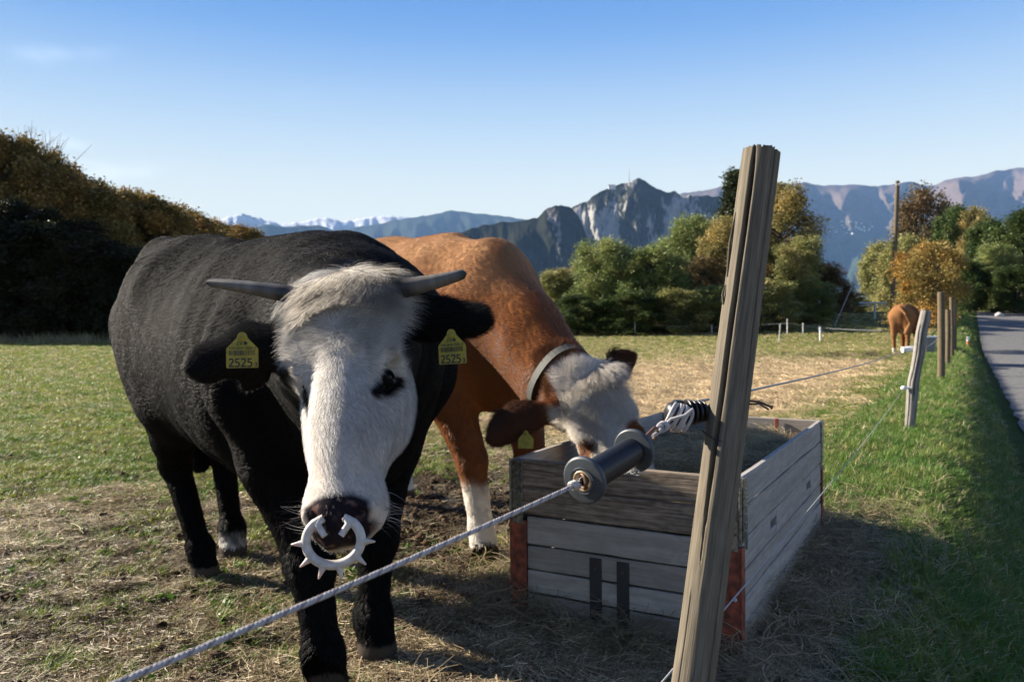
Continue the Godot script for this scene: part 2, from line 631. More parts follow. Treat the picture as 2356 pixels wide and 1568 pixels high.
func build_mountains() -> void:
	M.land = tinted(1.0, 0.0)
	var massif := mountain("rocky_mountain", v2([1180, 560, 1240, 530, 1300, 490, 1335, 468, 1350, 462, 1370, 446, 1390, 437, 1410, 433, 1424, 424, 1437, 420, 1450, 418, 1465, 412, 1480, 414, 1495, 424, 1510, 434, 1525, 440, 1540, 442, 1550, 438, 1560, 446, 1575, 452, 1600, 450, 1640, 451, 1665, 458, 1720, 490, 1780, 540, 1850, 585, 1920, 640]), 3300.0, 420.0, -260.0, 150.0, 520.0, 10.0, 380, 200, 3, "cliff")
	mountain("wooded_foothill", v2([760, 720, 840, 640, 920, 590, 980, 558, 1020, 545, 1060, 533, 1085, 525, 1110, 518, 1150, 513, 1200, 508, 1235, 500, 1255, 483, 1275, 474, 1300, 473, 1318, 482, 1335, 505, 1350, 545, 1368, 590, 1395, 640, 1420, 690]), 2700.0, 520.0, -260.0, 130.0, 480.0, 8.0, 260, 130, 8, "wood")
	var range_ := mountain("alpine_range", v2([1400, 560, 1480, 470, 1570, 446, 1620, 437, 1680, 431, 1740, 424, 1800, 424, 1850, 420, 1872, 426, 1900, 428, 1940, 425, 2000, 427, 2060, 424, 2100, 418, 2140, 429, 2160, 422, 2200, 411, 2260, 402, 2300, 393, 2356, 385, 2430, 378, 2560, 400, 2800, 430, 3100, 520, 3300, 640]), 10000.0, 3800.0, -420.0, 1500.0, 2600.0, 30.0, 300, 130, 5, "alp")
	mountain("blue_hill", v2([100, 700, 330, 575, 420, 560, 520, 540, 580, 524, 610, 516, 650, 521, 700, 518, 740, 521, 800, 541, 850, 547, 920, 556, 1000, 570, 1120, 590]), 8500.0, 2000.0, -420.0, 380.0, 1600.0, 14.0, 160, 60, 6, "blue")
	mountain("blue_hill", v2([400, 640, 500, 560, 640, 545, 770, 530, 830, 521, 880, 512, 930, 503, 1000, 492, 1045, 484, 1090, 490, 1140, 495, 1190, 502, 1240, 510, 1330, 520, 1450, 530]), 10500.0, 2200.0, -420.0, 600.0, 1800.0, 20.0, 180, 60, 9, "blue")
	mountain("snowy_alps", v2([60, 640, 260, 532, 400, 516, 440, 511, 500, 506, 530, 497, 560, 494, 590, 498, 620, 510, 660, 514, 700, 508, 740, 500, 770, 504, 800, 508, 850, 498, 890, 495, 930, 499, 960, 504, 1000, 500, 1100, 506, 1200, 506, 1320, 519]), 13000.0, 1600.0, -420.0, 700.0, 1400.0, 45.0, 240, 50, 10, "snow")
	# the mast and the pale chapel on the summit
	var mast := thing("radio_mast", "thin radio mast rising from the rocky summit", "mast", at(1448, 419, 3290.0))
	var g := Geo.new()
	g.tube(PackedVector3Array([Vector3(0, -6, 0), Vector3(0, 24, 0), Vector3(0, 52, 0)]), PackedFloat32Array([1.6, 1.1, 0.5]), 6)
	put("mast_pole", g, paint(Color(0.3, 0.28, 0.28), 0.6), mast)
	for k in 3:
		g = Geo.new()
		g.box(Vector3(0, 16 + k * 11, 0), Vector3(3.0, 0.7, 3.0), Basis(), 0.1)
		put("cross_arm", g, paint(Color(0.3, 0.28, 0.28), 0.6), mast)
	var chapel := thing("summit_building", "small pale building on the shoulder of the rocky summit", "building", at(1408, 433, 3280.0))
	g = Geo.new()
	g.box(Vector3(0, 3, 0), Vector3(28, 14, 12), Basis(), 0.2)
	put("wall", g, paint(Color(0.72, 0.7, 0.66)), chapel)
	g = Geo.new()
	gable(g, Vector3(0, 10, 0), 30, 14, 6)
	put("roof", g, paint(Color(0.35, 0.3, 0.28)), chapel)
	# the village on the far slope
	var face: Geo = range_[0]
	var cols: int = range_[1]
	var rng := RandomNumberGenerator.new()
	rng.seed = 77
	var proto: Node3D = null
	var made := 0
	var walls := [paint(Color(0.72, 0.7, 0.66)), paint(Color(0.62, 0.55, 0.46)), paint(Color(0.78, 0.77, 0.75))]
	for tries in 4000:
		if made >= 34:
			break
		var i := rng.randi_range(40, 118)
		var j := rng.randi_range(70, 170)
		var p := face.v[i * (cols + 1) + j]
		var rel := p - Vector3(0, EYE, 0)
		var u := 1178.0 + FZ * rel.x / -rel.z
		var w := 731.3 - FZ * rel.y / -rel.z
		if u < 1868 or u > 2010 or w < 508 or w > 560 or absf(w - 524 - (u - 1930) * 0.10) > 16.0:
			continue
		var o: Node3D
		if proto == null:
			proto = thing("village_house", "", "house", p, 0.0, "village houses on the far mountain slope")
			var gg := Geo.new()
			gg.box(Vector3(0, 5, 0), Vector3(22, 16, 16), Basis(), 0.2)
			put("wall", gg, walls[0], proto)
			gg = Geo.new()
			gable(gg, Vector3(0, 13, 0), 24, 18, 6)
			put("roof", gg, paint(Color(0.22, 0.11, 0.08)), proto)
			o = proto
		else:
			o = proto.duplicate()
			o.name = numbered("village_house")
			add_child(o)
			o.position = p
		o.rotation.y = rng.randf_range(-0.6, 0.6)
		o.scale = Vector3.ONE * rng.randf_range(0.8, 1.5)
		(o.get_node("wall") as MeshInstance3D).material_override = walls[made % 3]
		o.set_meta("label", "tiny pale house of the village on the hazy blue mountain slope")
		made += 1


func gable(g: Geo, base: Vector3, long: float, wide: float, high: float) -> void:
	var a := base + Vector3(-long / 2, 0, -wide / 2)
	var b := base + Vector3(long / 2, 0, -wide / 2)
	var c := base + Vector3(long / 2, 0, wide / 2)
	var d := base + Vector3(-long / 2, 0, wide / 2)
	var e := base + Vector3(-long / 2, high, 0)
	var f := base + Vector3(long / 2, high, 0)
	g.flat_quad(d, c, f, e)
	g.flat_quad(b, a, e, f)
	g.flat_tri(a, d, e)
	g.flat_tri(c, b, f)
	g.flat_quad(a, b, c, d)


func cloud_picture(seed_: int, freq: float, lo: Color, hi: Color, size := 512, wide := 1.0) -> ImageTexture:
	var nz := FastNoiseLite.new()
	nz.seed = seed_
	nz.frequency = freq
	nz.fractal_octaves = 5
	var im := nz.get_seamless_image(size, size)
	var out := Image.create(size, size, false, Image.FORMAT_RGB8)
	for y in size:
		for x in size:
			out.set_pixel(x, y, lo.lerp(hi, im.get_pixel(x, y).r))
	return ImageTexture.create_from_image(out)


# grain that runs along u: fine streaks, slow growth rings, a few knots and checks
func wood_picture(seed_: int, dark: Color, light: Color, rings: float, size := 512) -> ImageTexture:
	var nz := FastNoiseLite.new()
	nz.seed = seed_
	nz.fractal_octaves = 4
	nz.frequency = 0.02
	var streak := nz.get_seamless_image(32, size)
	streak.resize(size, size, Image.INTERPOLATE_CUBIC)
	nz.seed = seed_ + 1
	nz.frequency = 0.05
	var hair := nz.get_seamless_image(64, size)
	hair.resize(size, size, Image.INTERPOLATE_CUBIC)
	nz.seed = seed_ + 5
	nz.frequency = 0.09
	var dash := nz.get_seamless_image(128, size)
	dash.resize(size, size, Image.INTERPOLATE_CUBIC)
	nz.seed = seed_ + 2
	nz.frequency = 0.008
	nz.fractal_octaves = 2
	var warp := nz.get_seamless_image(size, size)
	warp = nz.get_seamless_image(size / 6, size)
	warp.resize(size, size, Image.INTERPOLATE_CUBIC)
	nz.seed = seed_ + 3
	nz.frequency = 0.02
	nz.fractal_octaves = 4
	var stain := nz.get_seamless_image(size, size)
	var rng := RandomNumberGenerator.new()
	rng.seed = seed_ * 13 + 1
	var knots := []
	for k in 5:
		knots.append(Vector3(rng.randf(), rng.randf(), rng.randf_range(0.008, 0.018)))
	var out := Image.create(size, size, false, Image.FORMAT_RGB8)
	for y in size:
		var fv := float(y) / size
		for x in size:
			var fu := float(x) / size
			var kn := 0.0
			var bend := 0.0
			for k in knots:
				var du: float = (fu - k.x) * 1.0
				var dv: float = fv - k.y
				var q: float = sqrt(du * du * 0.35 + dv * dv) / k.z
				if q < 5.0:
					kn = maxf(kn, ss(1.15, 0.5, q))
					bend += signf(dv) * 0.012 * exp(-q * 0.8)
			var w := warp.get_pixel(x, y).r
			var ring := 0.5 + 0.5 * sin(TAU * ((fv + bend) * rings + w * 3.0))
			ring = pow(ring, 2.0)
			var t := 0.24 * streak.get_pixel(x, y).r + 0.22 * hair.get_pixel(x, y).r + 0.26 * dash.get_pixel(x, y).r + 0.13 * ring + 0.22 * (stain.get_pixel(x, y).r - 0.5)
			t = clampf((t - 0.22) * 1.9, 0.0, 1.0)
			var check := ss(0.27, 0.20, hair.get_pixel(x, y).r)
			t = t * (1.0 - 0.75 * check) * (1.0 - 0.8 * kn)
			out.set_pixel(x, y, dark.lerp(light, t).linear_to_srgb())
	return ImageTexture.create_from_image(out)


func wood_paint(pic: ImageTexture, tone: Color, relief := 0.25, rough := 0.85, su := 1.0, sv := 2.0) -> StandardMaterial3D:
	var m := paint(tone, rough, 0.0, 0.3)
	m.albedo_texture = pic
	m.heightmap_enabled = true
	m.heightmap_texture = pic
	m.heightmap_scale = relief
	m.uv1_scale = Vector3(su, sv, 1)
	return m


# a worn plank from a to b (its centre line), upright, with a slightly uneven top and bottom edge
func plank(a: Vector3, b: Vector3, high: float, thick: float, out: Vector3, seed_: float) -> Geo:
	var g := Geo.new()
	var long := a.distance_to(b)
	var steps := maxi(2, int(long / 0.06))
	var ring := [Vector2(-1, -1), Vector2(1, -1), Vector2(1, 1), Vector2(-1, 1)]
	var e := 0.0035
	for i in steps + 1:
		var t := float(i) / steps
		var p := a.lerp(b, t)
		var up := 0.5 * high + 0.0022 * fine.get_noise_2d(t * long * 6.0, seed_)
		var dn := 0.5 * high + 0.0022 * fine.get_noise_2d(t * long * 6.0, seed_ + 50.0)
		var bow := 0.003 * noise.get_noise_2d(t * long * 2.0, seed_ + 9.0)
		var k := 0
		for q in ring:
			var y: float = up if q.y > 0 else -dn
			var o: float = q.x * thick * 0.5
			for c in 2:
				# two vertices a corner give the chamfer
				var first := (c == 0)
				var dy := 0.0
				var dx := 0.0
				if (k % 2 == 0) == first:
					dx = 0.0
					dy = -signf(q.y) * e
				else:
					dx = -q.x * e
					dy = 0.0
				g.v.append(p + Vector3(0, y + dy, 0) + out * (o + dx + bow))
				g.uv.append(Vector2(t * long + seed_ * 0.37, seed_ * 0.213 + (y + dy) + (0.03 if q.x < 0 else 0.0)))
			k += 1
	var w := Geo.new()
	for i in steps:
		for j in 8:
			var j2 := (j + 1) % 8
			w.flat_quad(g.v[i * 8 + j], g.v[(i + 1) * 8 + j], g.v[(i + 1) * 8 + j2], g.v[i * 8 + j2])
			var o := w.uv.size() - 4
			w.uv[o] = g.uv[i * 8 + j]; w.uv[o + 1] = g.uv[(i + 1) * 8 + j]; w.uv[o + 2] = g.uv[(i + 1) * 8 + j2]; w.uv[o + 3] = g.uv[i * 8 + j2]
	for e2 in [0, steps]:
		for j in range(1, 7):
			w.flat_tri(g.v[e2 * 8], g.v[e2 * 8 + j], g.v[e2 * 8 + j + 1])
			var o := w.uv.size() - 3
			for k in 3:
				w.uv[o + k] = g.uv[e2 * 8 + [0, j, j + 1][k]] * Vector2(0.1, 1)
	return w


const CRATE_AT := Vector3(0.004, 0.0, -2.811)
const CRATE_TURN := -0.518
const CRATE_W := 0.80
const CRATE_L := 1.589
const CRATE_H := 0.355
const CRATE_ROLL := 0.012


func crate_frame() -> Transform3D:
	return Transform3D(Basis(Vector3.UP, CRATE_TURN) * Basis(Vector3.BACK, CRATE_ROLL), CRATE_AT)


func build_crate() -> void:
	var grey := wood_picture(3, Color(0.29, 0.27, 0.24), Color(0.45, 0.42, 0.375), 7.0)
	var brown := wood_picture(8, Color(0.105, 0.082, 0.062), Color(0.38, 0.31, 0.235), 9.0, 1024)
	M.grey_wood = wood_paint(grey, Color(0.88, 0.87, 0.86))
	M.pale_wood = wood_paint(grey, Color(0.92, 0.92, 0.94))
	M.dull_wood = wood_paint(grey, Color(0.74, 0.72, 0.70))
	M.brown_wood = wood_paint(brown, Color(1, 1, 1))
	M.zinc = paint(Color(0.33, 0.345, 0.34), 0.42, 0.75)
	M.zinc.roughness_texture = cloud_picture(31, 0.03, Color(0.4, 0.4, 0.4), Color(1, 1, 1), 256)
	M.zinc.albedo_texture = cloud_picture(33, 0.03, Color(0.6, 0.6, 0.58), Color(1, 1, 1), 256)
	M.zinc.uv1_triplanar = true
	M.zinc.uv1_scale = Vector3(6, 6, 6)
	M.rust = paint(Color(0.34, 0.075, 0.034), 0.65)
	M.rust.albedo_texture = cloud_picture(41, 0.02, Color(0.45, 0.45, 0.45), Color(1, 1, 1), 256)
	M.rust.uv1_triplanar = true
	M.rust.uv1_scale = Vector3(4, 4, 4)
	M.soot = paint(Color(0.018, 0.018, 0.02), 0.6)
	M.nail = paint(Color(0.10, 0.06, 0.045), 0.6, 0.4)
	var W := CRATE_W
	var L := CRATE_L
	var H := CRATE_H
	var T := 0.021
	var box := thing("feed_crate", "low wooden feed crate with rust red corner posts under the collar, full of hay", "crate")
	box.transform = crate_frame()
	var n := 0
	# front and back boards
	var hs := [0.103, 0.087, 0.083, 0.082]
	for side in 2:
		var z := -T * 0.5 if side == 0 else -L + T * 0.5
		var y := H
		for k in 4:
			y -= hs[k]
			put("board", plank(Vector3(0.062, y + hs[k] * 0.5, z), Vector3(W - 0.072, y + hs[k] * 0.5, z), hs[k] - 0.006, T - 0.003 * (k % 2), Vector3.BACK, n * 1.7), [M.grey_wood, M.dull_wood, M.grey_wood, M.dull_wood][k] if side == 0 else M.brown_wood, box)
			n += 1
	# long side boards; the top one has two hand slots
	for side in 2:
		var x := W - T * 0.5 + 0.004 if side == 0 else T * 0.5
		var y := H
		for k in 4:
			y -= hs[k]
			var yy: float = y + hs[k] * 0.5
			var h: float = hs[k] - 0.006
			var m: Material = [M.pale_wood, M.grey_wood, M.pale_wood, M.grey_wood][k]
			if k == 0:
				var g := Geo.new()
				var cuts := [0.0, 0.43, 0.53, 1.16, 1.26, L]
				for c in 5:
					var z0: float = -maxf(cuts[c], 0.024)
					var z1: float = -minf(cuts[c + 1], L - 0.024)
					if c % 2 == 0:
						append(g, plank(Vector3(x, yy, z0), Vector3(x, yy, z1), h, T, Vector3.RIGHT, 60.0 + z0 * 0.0))
					else:
						append(g, plank(Vector3(x, yy + 0.033, z0), Vector3(x, yy + 0.033, z1), h - 0.066, T - 0.001, Vector3.RIGHT, 61.0))
						append(g, plank(Vector3(x, yy - 0.031, z0), Vector3(x, yy - 0.031, z1), h - 0.062, T - 0.001, Vector3.RIGHT, 62.0))
				put("board", g, m, box)
			else:
				put("board", plank(Vector3(x, yy, -0.024), Vector3(x, yy, -L + 0.024), h, T - 0.002 * (k % 2), Vector3.RIGHT, n * 2.3), m, box)
			n += 1
	# red angle-iron posts at the corners
	for c in 4:
		var cx := 0.0 if c % 2 == 0 else W + 0.004
		var cz := 0.004 if c < 2 else -L - 0.002
		var sx := 1.0 if c % 2 == 0 else -1.0
		var sz := -1.0 if c < 2 else 1.0
		var wide := 0.060 if c % 2 == 0 else 0.073
		var g := Geo.new()
		g.box(Vector3(cx + sx * wide * 0.5, H * 0.5 - 0.012, cz), Vector3(wide, H - 0.01, 0.008), Basis(), 0.002)
		g.box(Vector3(cx - sx * 0.003, H * 0.5 - 0.012, cz + sz * 0.017), Vector3(0.007, H - 0.012, 0.042), Basis(), 0.002)
		var o := put("corner_post", g, M.rust, box)
		for k in 3:
			g = Geo.new()
			g.lathe(Vector3(cx + sx * wide * 0.55, H - 0.06 - 0.11 * k, cz + 0.004), Vector3.BACK, PackedVector2Array([Vector2(0.004, 0), Vector2(0.003, 0.004), Vector2(0, 0.006)]), 10, true)
			if c < 2:
				put("rivet", g, M.rust, o)
	# two dark steel straps on the front
	for k in 2:
		var g := Geo.new()
		g.box(Vector3(0.322 + 0.098 * k, H - 0.112 - 0.12, 0.0015), Vector3(0.043, 0.235, 0.005), Basis(), 0.001)
		var s := put("strap", g, M.soot, box)
		for j in 2:
			g = Geo.new()
			g.lathe(Vector3(0.322 + 0.098 * k, H - 0.15 - 0.13 * j, 0.004), Vector3.BACK, PackedVector2Array([Vector2(0.003, 0), Vector2(0.002, 0.004), Vector2(0, 0.005)]), 8, true)
			put("rivet", g, M.nail, s)

	# the hinged pallet collar standing on the crate
	var col := thing("pallet_collar", "weathered hinged board collar with galvanised corners stacked on the feed crate", "pallet collar")
	col.transform = crate_frame()
	var y0 := H + 0.003
	for side in 2:
		var z := -T * 0.5 + 0.003 if side == 0 else -L + T * 0.5 - 0.003
		for k in 2:
			put("board", plank(Vector3(0.004, y0 + 0.0485 + 0.099 * k, z), Vector3(W - 0.004, y0 + 0.0485 + 0.099 * k, z), 0.0945, T - 0.001 * k, Vector3.BACK, 30 + n), M.brown_wood if side == 0 else M.dull_wood, col)
			n += 1
	for side in 2:
		var x := W - T * 0.5 + 0.007 if side == 0 else T * 0.5 - 0.003
		for k in 2:
			put("board", plank(Vector3(x, y0 + 0.0485 + 0.099 * k, -0.026), Vector3(x, y0 + 0.0485 + 0.099 * k, -L + 0.026), 0.0945, T + 0.003 - 0.002 * k, Vector3.RIGHT, 44 + n), M.pale_wood if k == 1 else M.grey_wood, col)
			n += 1
	for c in 4:
		var cx := 0.0 if c % 2 == 0 else W + 0.006
		var cz := 0.006 if c < 2 else -L - 0.006
		var sx := 1.0 if c % 2 == 0 else -1.0
		var sz := -1.0 if c < 2 else 1.0
		var g := Geo.new()
		var wide := 0.040 if c % 2 == 0 else 0.050
		var oz := 0.006 if c < 2 else -0.003
		g.box(Vector3(cx + sx * (wide * 0.5 + 0.008), y0 + 0.080, cz + oz * 0.5), Vector3(wide, 0.226, 0.004), Basis(), 0.0015)
		for k in 7:
			g.box(Vector3(cx + sx * (wide * 0.5 + 0.012), y0 + 0.165 - 0.026 * k, cz + oz * 0.5 + 0.003 * -sz), Vector3(0.026, 0.0045, 0.004), Basis(), 0.001)
		g.box(Vector3(cx - sx * 0.0045, y0 + 0.092, cz + sz * 0.040), Vector3(0.004, 0.198, 0.05), Basis(), 0.0015)
		for k in 6:
			g.box(Vector3(cx - sx * 0.0075, y0 + 0.155 - 0.026 * k, cz + sz * 0.040), Vector3(0.004, 0.0045, 0.022), Basis(), 0.001)
		g.box(Vector3(cx - sx * 0.0045, y0 - 0.012, cz + sz * 0.062), Vector3(0.0035, 0.05, 0.012), Basis(), 0.001)
		var plate := put("hinge_plate", g, M.zinc, col)
		for k in 3:
			g = Geo.new()
			g.lathe(Vector3(cx + sx * (0.014 + 0.028 * (k % 2)), y0 + 0.15 - 0.065 * k, cz + oz * 0.5 + 0.0035), Vector3.BACK, PackedVector2Array([Vector2(0.002, 0), Vector2(0.0018, 0.003), Vector2(0, 0.004)]), 8, true)
			if c < 2:
				put("nail", g, M.nail, plate)
		for k in 5:
			g = Geo.new()
			var tall := 0.037
			g.lathe(Vector3(cx, y0 + 0.004 + 0.0385 * k, cz + 0.002), Vector3.UP, PackedVector2Array([Vector2(0, 0), Vector2(0, 0.0052), Vector2(tall, 0.0052), Vector2(tall, 0)]), 12)
			put("hinge_barrel", g, M.zinc, col)
	# the rusty cross bolt and the corner block at the far end
	var g := Geo.new()
	g.box(Vector3(W - 0.20, y0 + 0.10, -L + 0.028), Vector3(0.018, 0.19, 0.012), Basis(), 0.002)
	put("rusty_strap", g, M.rust, col)


func append(g: Geo, o: Geo) -> void:
	var k := g.v.size()
	g.v.append_array(o.v)
	g.n.append_array(o.n)
	g.uv.append_array(o.uv)
	g.c.append_array(o.c)
	for i in o.ix:
		g.ix.append(i + k)


# a weathered round stake: cracks, ragged top, slight bends. path from base to top
func stake(path: PackedVector3Array, rad: PackedFloat32Array, cracks: Array, seed_: float, sides := 72, rows := 70, tilt_top := 0.006) -> Geo:
	var g := Geo.new()
	var c := Curve3D.new()
	for p in path:
		c.add_point(p)
	var long := c.get_baked_length()
	var up := Vector3.UP
	for i in rows + 1:
		var t := float(i) / rows
		var p := c.sample_baked(t * long)
		var q := c.sample_baked(minf(t * long + 0.01, long)) - c.sample_baked(maxf(t * long - 0.01, 0.0))
		var ax := q.normalized()
		var s := (Vector3.RIGHT - ax * ax.x).normalized()
		var f := s.cross(ax)
		var fr := t * (rad.size() - 1)
		var r := lerpf(rad[int(fr)], rad[mini(int(fr) + 1, rad.size() - 1)], fr - int(fr))
		for j in sides + 1:
			var a := TAU * (j % sides) / sides
			var w := s * cos(a) + f * sin(a)
			var rr := r * (1.0 + 0.035 * noise.get_noise_3d(cos(a) * 0.8 + seed_, sin(a) * 0.8, t * long * 1.6) + 0.010 * fine.get_noise_3d(cos(a) * 3.0 + seed_, sin(a) * 3.0, t * long * 4.0) + 0.006 * fine.get_noise_3d(cos(a) * 9.0, sin(a) * 9.0 + seed_, t * long * 1.2))
			for k in cracks:
				# [angle, from, to, width, depth]
				var mid: float = k[0] + 0.12 * noise.get_noise_2d(t * long * 2.0, k[0] * 7.0)
				var da := absf(wrapf(a - mid, -PI, PI)) * r
				var open: float = k[3] * ss(k[1], k[1] + 0.12, t) * (1.0 - ss(k[2] - 0.05, k[2] + 0.001, t))
				if open > 0.0001:
					rr -= k[4] * ss(open, open * 0.35, da)
			var lift := 0.0
			if i == rows:
				lift = tilt_top * fine.get_noise_2d(cos(a) * 5.0 + seed_, sin(a) * 5.0)
			g.v.append(p + w * rr + ax * lift)
			g.uv.append(Vector2(t * long, float(j) / sides * 0.25))
	for i in rows:
		for j in sides:
			var a := i * (sides + 1) + j
			g.quad(a, a + 1, a + sides + 2, a + sides + 1)
	g.smooth()
	# the sawn top
	var e := rows * (sides + 1)
	var mid := Vector3.ZERO
	for j in sides:
		mid += g.v[e + j] / sides
	var k := g.v.size()
	var ax := (path[path.size() - 1] - path[path.size() - 2]).normalized()
	g.v.append(mid); g.n.append(ax); g.uv.append(Vector2(0, 0))
	for j in sides + 1:
		g.v.append(g.v[e + j]); g.n.append(ax); g.uv.append(Vector2(0.05 * cos(TAU * j / sides), 0.05 * sin(TAU * j / sides)))
	for j in sides:
		g.tri(k, k + 1 + j, k + 2 + j)
	return g


func two_ply(a: Vector3, b: Vector3, r: float, sag: float, steps: int, m: Array, parent: Node3D, called := "strand", plies := 3, pitch := 0.022) -> void:
	var ax := (b - a).normalized()
	var s := ax.cross(Vector3.UP).normalized()
	var f := s.cross(ax)
	var long := a.distance_to(b)
	for p in plies:
		var pts := PackedVector3Array()
		var rad := PackedFloat32Array()
		for i in steps + 1:
			var t := float(i) / steps
			var an := TAU * (t * long / pitch + float(p) / plies)
			pts.append(a.lerp(b, t) + Vector3(0, -sag * 4.0 * t * (1.0 - t), 0) + (s * cos(an) + f * sin(an)) * r * 0.52)
			rad.append(r * 0.56)
		var g := Geo.new()
		g.tube(pts, rad, 6)
		put(called, g, m[p % m.size()], parent)


func wire(called: String, label: String, category: String, pts: PackedVector3Array, r: float, m: Material, group := "") -> MeshInstance3D:
	var c := Curve3D.new()
	for p in pts:
		c.add_point(p)
	var out := PackedVector3Array()
	var rad := PackedFloat32Array()
	for i in pts.size() - 1:
		for k in 10:
			var t := k / 10.0
			out.append(pts[i].lerp(pts[i + 1], t) + Vector3(0, -0.004 * pts[i].distance_to(pts[i + 1]) * 4.0 * t * (1 - t), 0))
			rad.append(r)
	out.append(pts[pts.size() - 1])
	rad.append(r)
	var g := Geo.new()
	g.tube(out, rad, 6)
	var o := put(called, g, m)
	tag(o, label, category, group)
	return o


func build_fence() -> void:
	var old := wood_picture(17, Color(0.125, 0.108, 0.083), Color(0.27, 0.245, 0.193), 3.0, 1024)
	M.post_wood = wood_paint(old, Color(0.76, 0.73, 0.69), 0.35, 0.9, 0.8, 3.0)
	M.silver_wood = wood_paint(grey_wood_pic(), Color(1.0, 1.0, 1.0), 0.4, 0.9, 0.8, 4.0)
	M.stake_wood = wood_paint(old, Color(0.80, 0.70, 0.58), 0.4, 0.9, 0.8, 4.0)
	M.rope = paint(Color(0.36, 0.335, 0.335), 0.9)
	M.rope_dark = paint(Color(0.19, 0.175, 0.18), 0.9)
	M.rope_wire = paint(Color(0.44, 0.42, 0.40), 0.6, 0.2)
	M.twine = paint(Color(0.30, 0.30, 0.31), 0.7)
	M.black = paint(Color(0.012, 0.013, 0.015), 0.42)
	M.grip = paint(Color(0.009, 0.0105, 0.0135), 0.4)
	M.grip.albedo_texture = cloud_picture(51, 0.03, Color(0.72, 0.72, 0.72), Color(1, 1, 1), 256)
	M.grip.uv1_triplanar = true
	M.grip.uv1_scale = Vector3(9, 9, 9)
	M.ring_grey = paint(Color(0.052, 0.064, 0.076), 0.5)
	M.ring_grey.albedo_texture = M.grip.albedo_texture
	M.ring_grey.uv1_triplanar = true
	M.ring_grey.uv1_scale = Vector3(11, 11, 11)
	M.iron = paint(Color(0.16, 0.085, 0.05), 0.6, 0.5)
	M.brass = paint(Color(0.45, 0.33, 0.2), 0.45, 0.5)

	# the leaning stake in front
	var top := at(1752, 352, 1.21)
	var low := at(1588, 1560, 1.045)
	var ax := (top - low).normalized()
	var foot := low - ax * (low.y / ax.y + 0.05)
	var post := thing("fence_post", "leaning weathered round wooden post with a long crack, holding the gate insulator", "fence post")
	# angles: 0 points right, PI * 1.5 towards the camera
	var g := stake(PackedVector3Array([foot, foot.lerp(top, 0.5) + Vector3(0.004, 0, 0.002), top]), PackedFloat32Array([0.0278, 0.0278, 0.0275, 0.0277, 0.0278]), [[PI * 0.5 + 0.62, 0.55, 1.02, 0.0042, 0.013], [PI * 0.5 - 0.55, 0.10, 1.02, 0.0008, 0.004], [PI * 0.5 + 0.28, 0.0, 0.40, 0.0007, 0.003], [PI * 0.5 + 0.95, 0.1, 0.55, 0.0006, 0.002], [-2.0, 0.2, 1.0, 0.002, 0.006], [0.1, 0.1, 0.9, 0.002, 0.006]], 3.0, 150, 160)
	put("shaft", g, M.post_wood, post)
	# splinters on its left edge
	for s in [[0.86, -0.02, 0.10], [0.83, -0.035, 0.03]]:
		var b: Vector3 = foot.lerp(top, s[0]) + Vector3(-0.027, 0, 0.006)
		g = Geo.new()
		g.tube(PackedVector3Array([b, b + ax * s[2] * 0.5 + Vector3(-0.003, 0, 0), b + ax * s[2] + Vector3(-0.001, 0, 0)]), PackedFloat32Array([0.0016, 0.002, 0.0006]), 6)
		put("splinter", g, M.post_wood, post)
	# nails on the right side with a hanging twist of wire
	var nb := foot.lerp(top, 0.0) + ax * ((at(1716, 925, 1.13).y - foot.y) / ax.y)
	g = Geo.new()
	var n0 := nb + Vector3(0.024, 0.004, 0.01)
	g.tube(PackedVector3Array([n0, n0 + Vector3(0.018, -0.002, 0.002), n0 + Vector3(0.034, -0.009, 0.004)]), PackedFloat32Array([0.0016, 0.0016, 0.0016]), 6)
	g.lathe(n0 + Vector3(0.034, -0.009, 0.004), Vector3(1, -0.4, 0.1), PackedVector2Array([Vector2(0, 0), Vector2(0, 0.0032), Vector2(0.0012, 0.0032), Vector2(0.0012, 0)]), 10)
	put("bent_nail", g, M.nail, post)
	g = Geo.new()
	n0 = nb + Vector3(0.024, -0.001, 0.014)
	g.tube(PackedVector3Array([n0, n0 + Vector3(0.016, 0.001, 0.002), n0 + Vector3(0.029, -0.007, 0.004)]), PackedFloat32Array([0.0014, 0.0014, 0.0014]), 6)
	put("bent_nail", g, M.nail, post)
	var wood_foot := foot

	# lower knot of teal tape at the foot of the post
	g = Geo.new()
	var tf := at(1617, 1563, 1.03)
	g.box(tf, Vector3(0.012, 0.02, 0.004), Basis(Vector3.BACK, 0.7), 0.001)
	g.box(tf + Vector3(0.006, -0.014, 0.001), Vector3(0.010, 0.016, 0.003), Basis(Vector3.BACK, 0.2), 0.001)
	tag(put("teal_tape", g, paint(Color(0.01, 0.28, 0.24), 0.5)), "scrap of teal plastic tape tied low behind the leaning front post", "tape")

	# screw-in insulator
	var hub := at(1560, 951, 1.125)
	var into := at(1640, 944, 1.135)
	var ia := (into - hub).normalized()
	var ins := thing("insulator", "black ribbed screw-in insulator in the leaning front post, wound with rope", "insulator")
	g = Geo.new()
	g.lathe(hub, ia, PackedVector2Array([Vector2(-0.017, 0.0), Vector2(-0.017, 0.010), Vector2(-0.012, 0.0165), Vector2(-0.002, 0.0185), Vector2(0.006, 0.0185), Vector2(0.011, 0.015), Vector2(0.014, 0.010)]), 28, true)
	put("head", g, M.black, ins)
	g = Geo.new()
	g.box(hub + ia * -0.002 + Vector3(0.002, 0.0165, 0.002), Vector3(0.013, 0.006, 0.020), Basis(), 0.0015)
	put("lug", g, M.grip, ins)
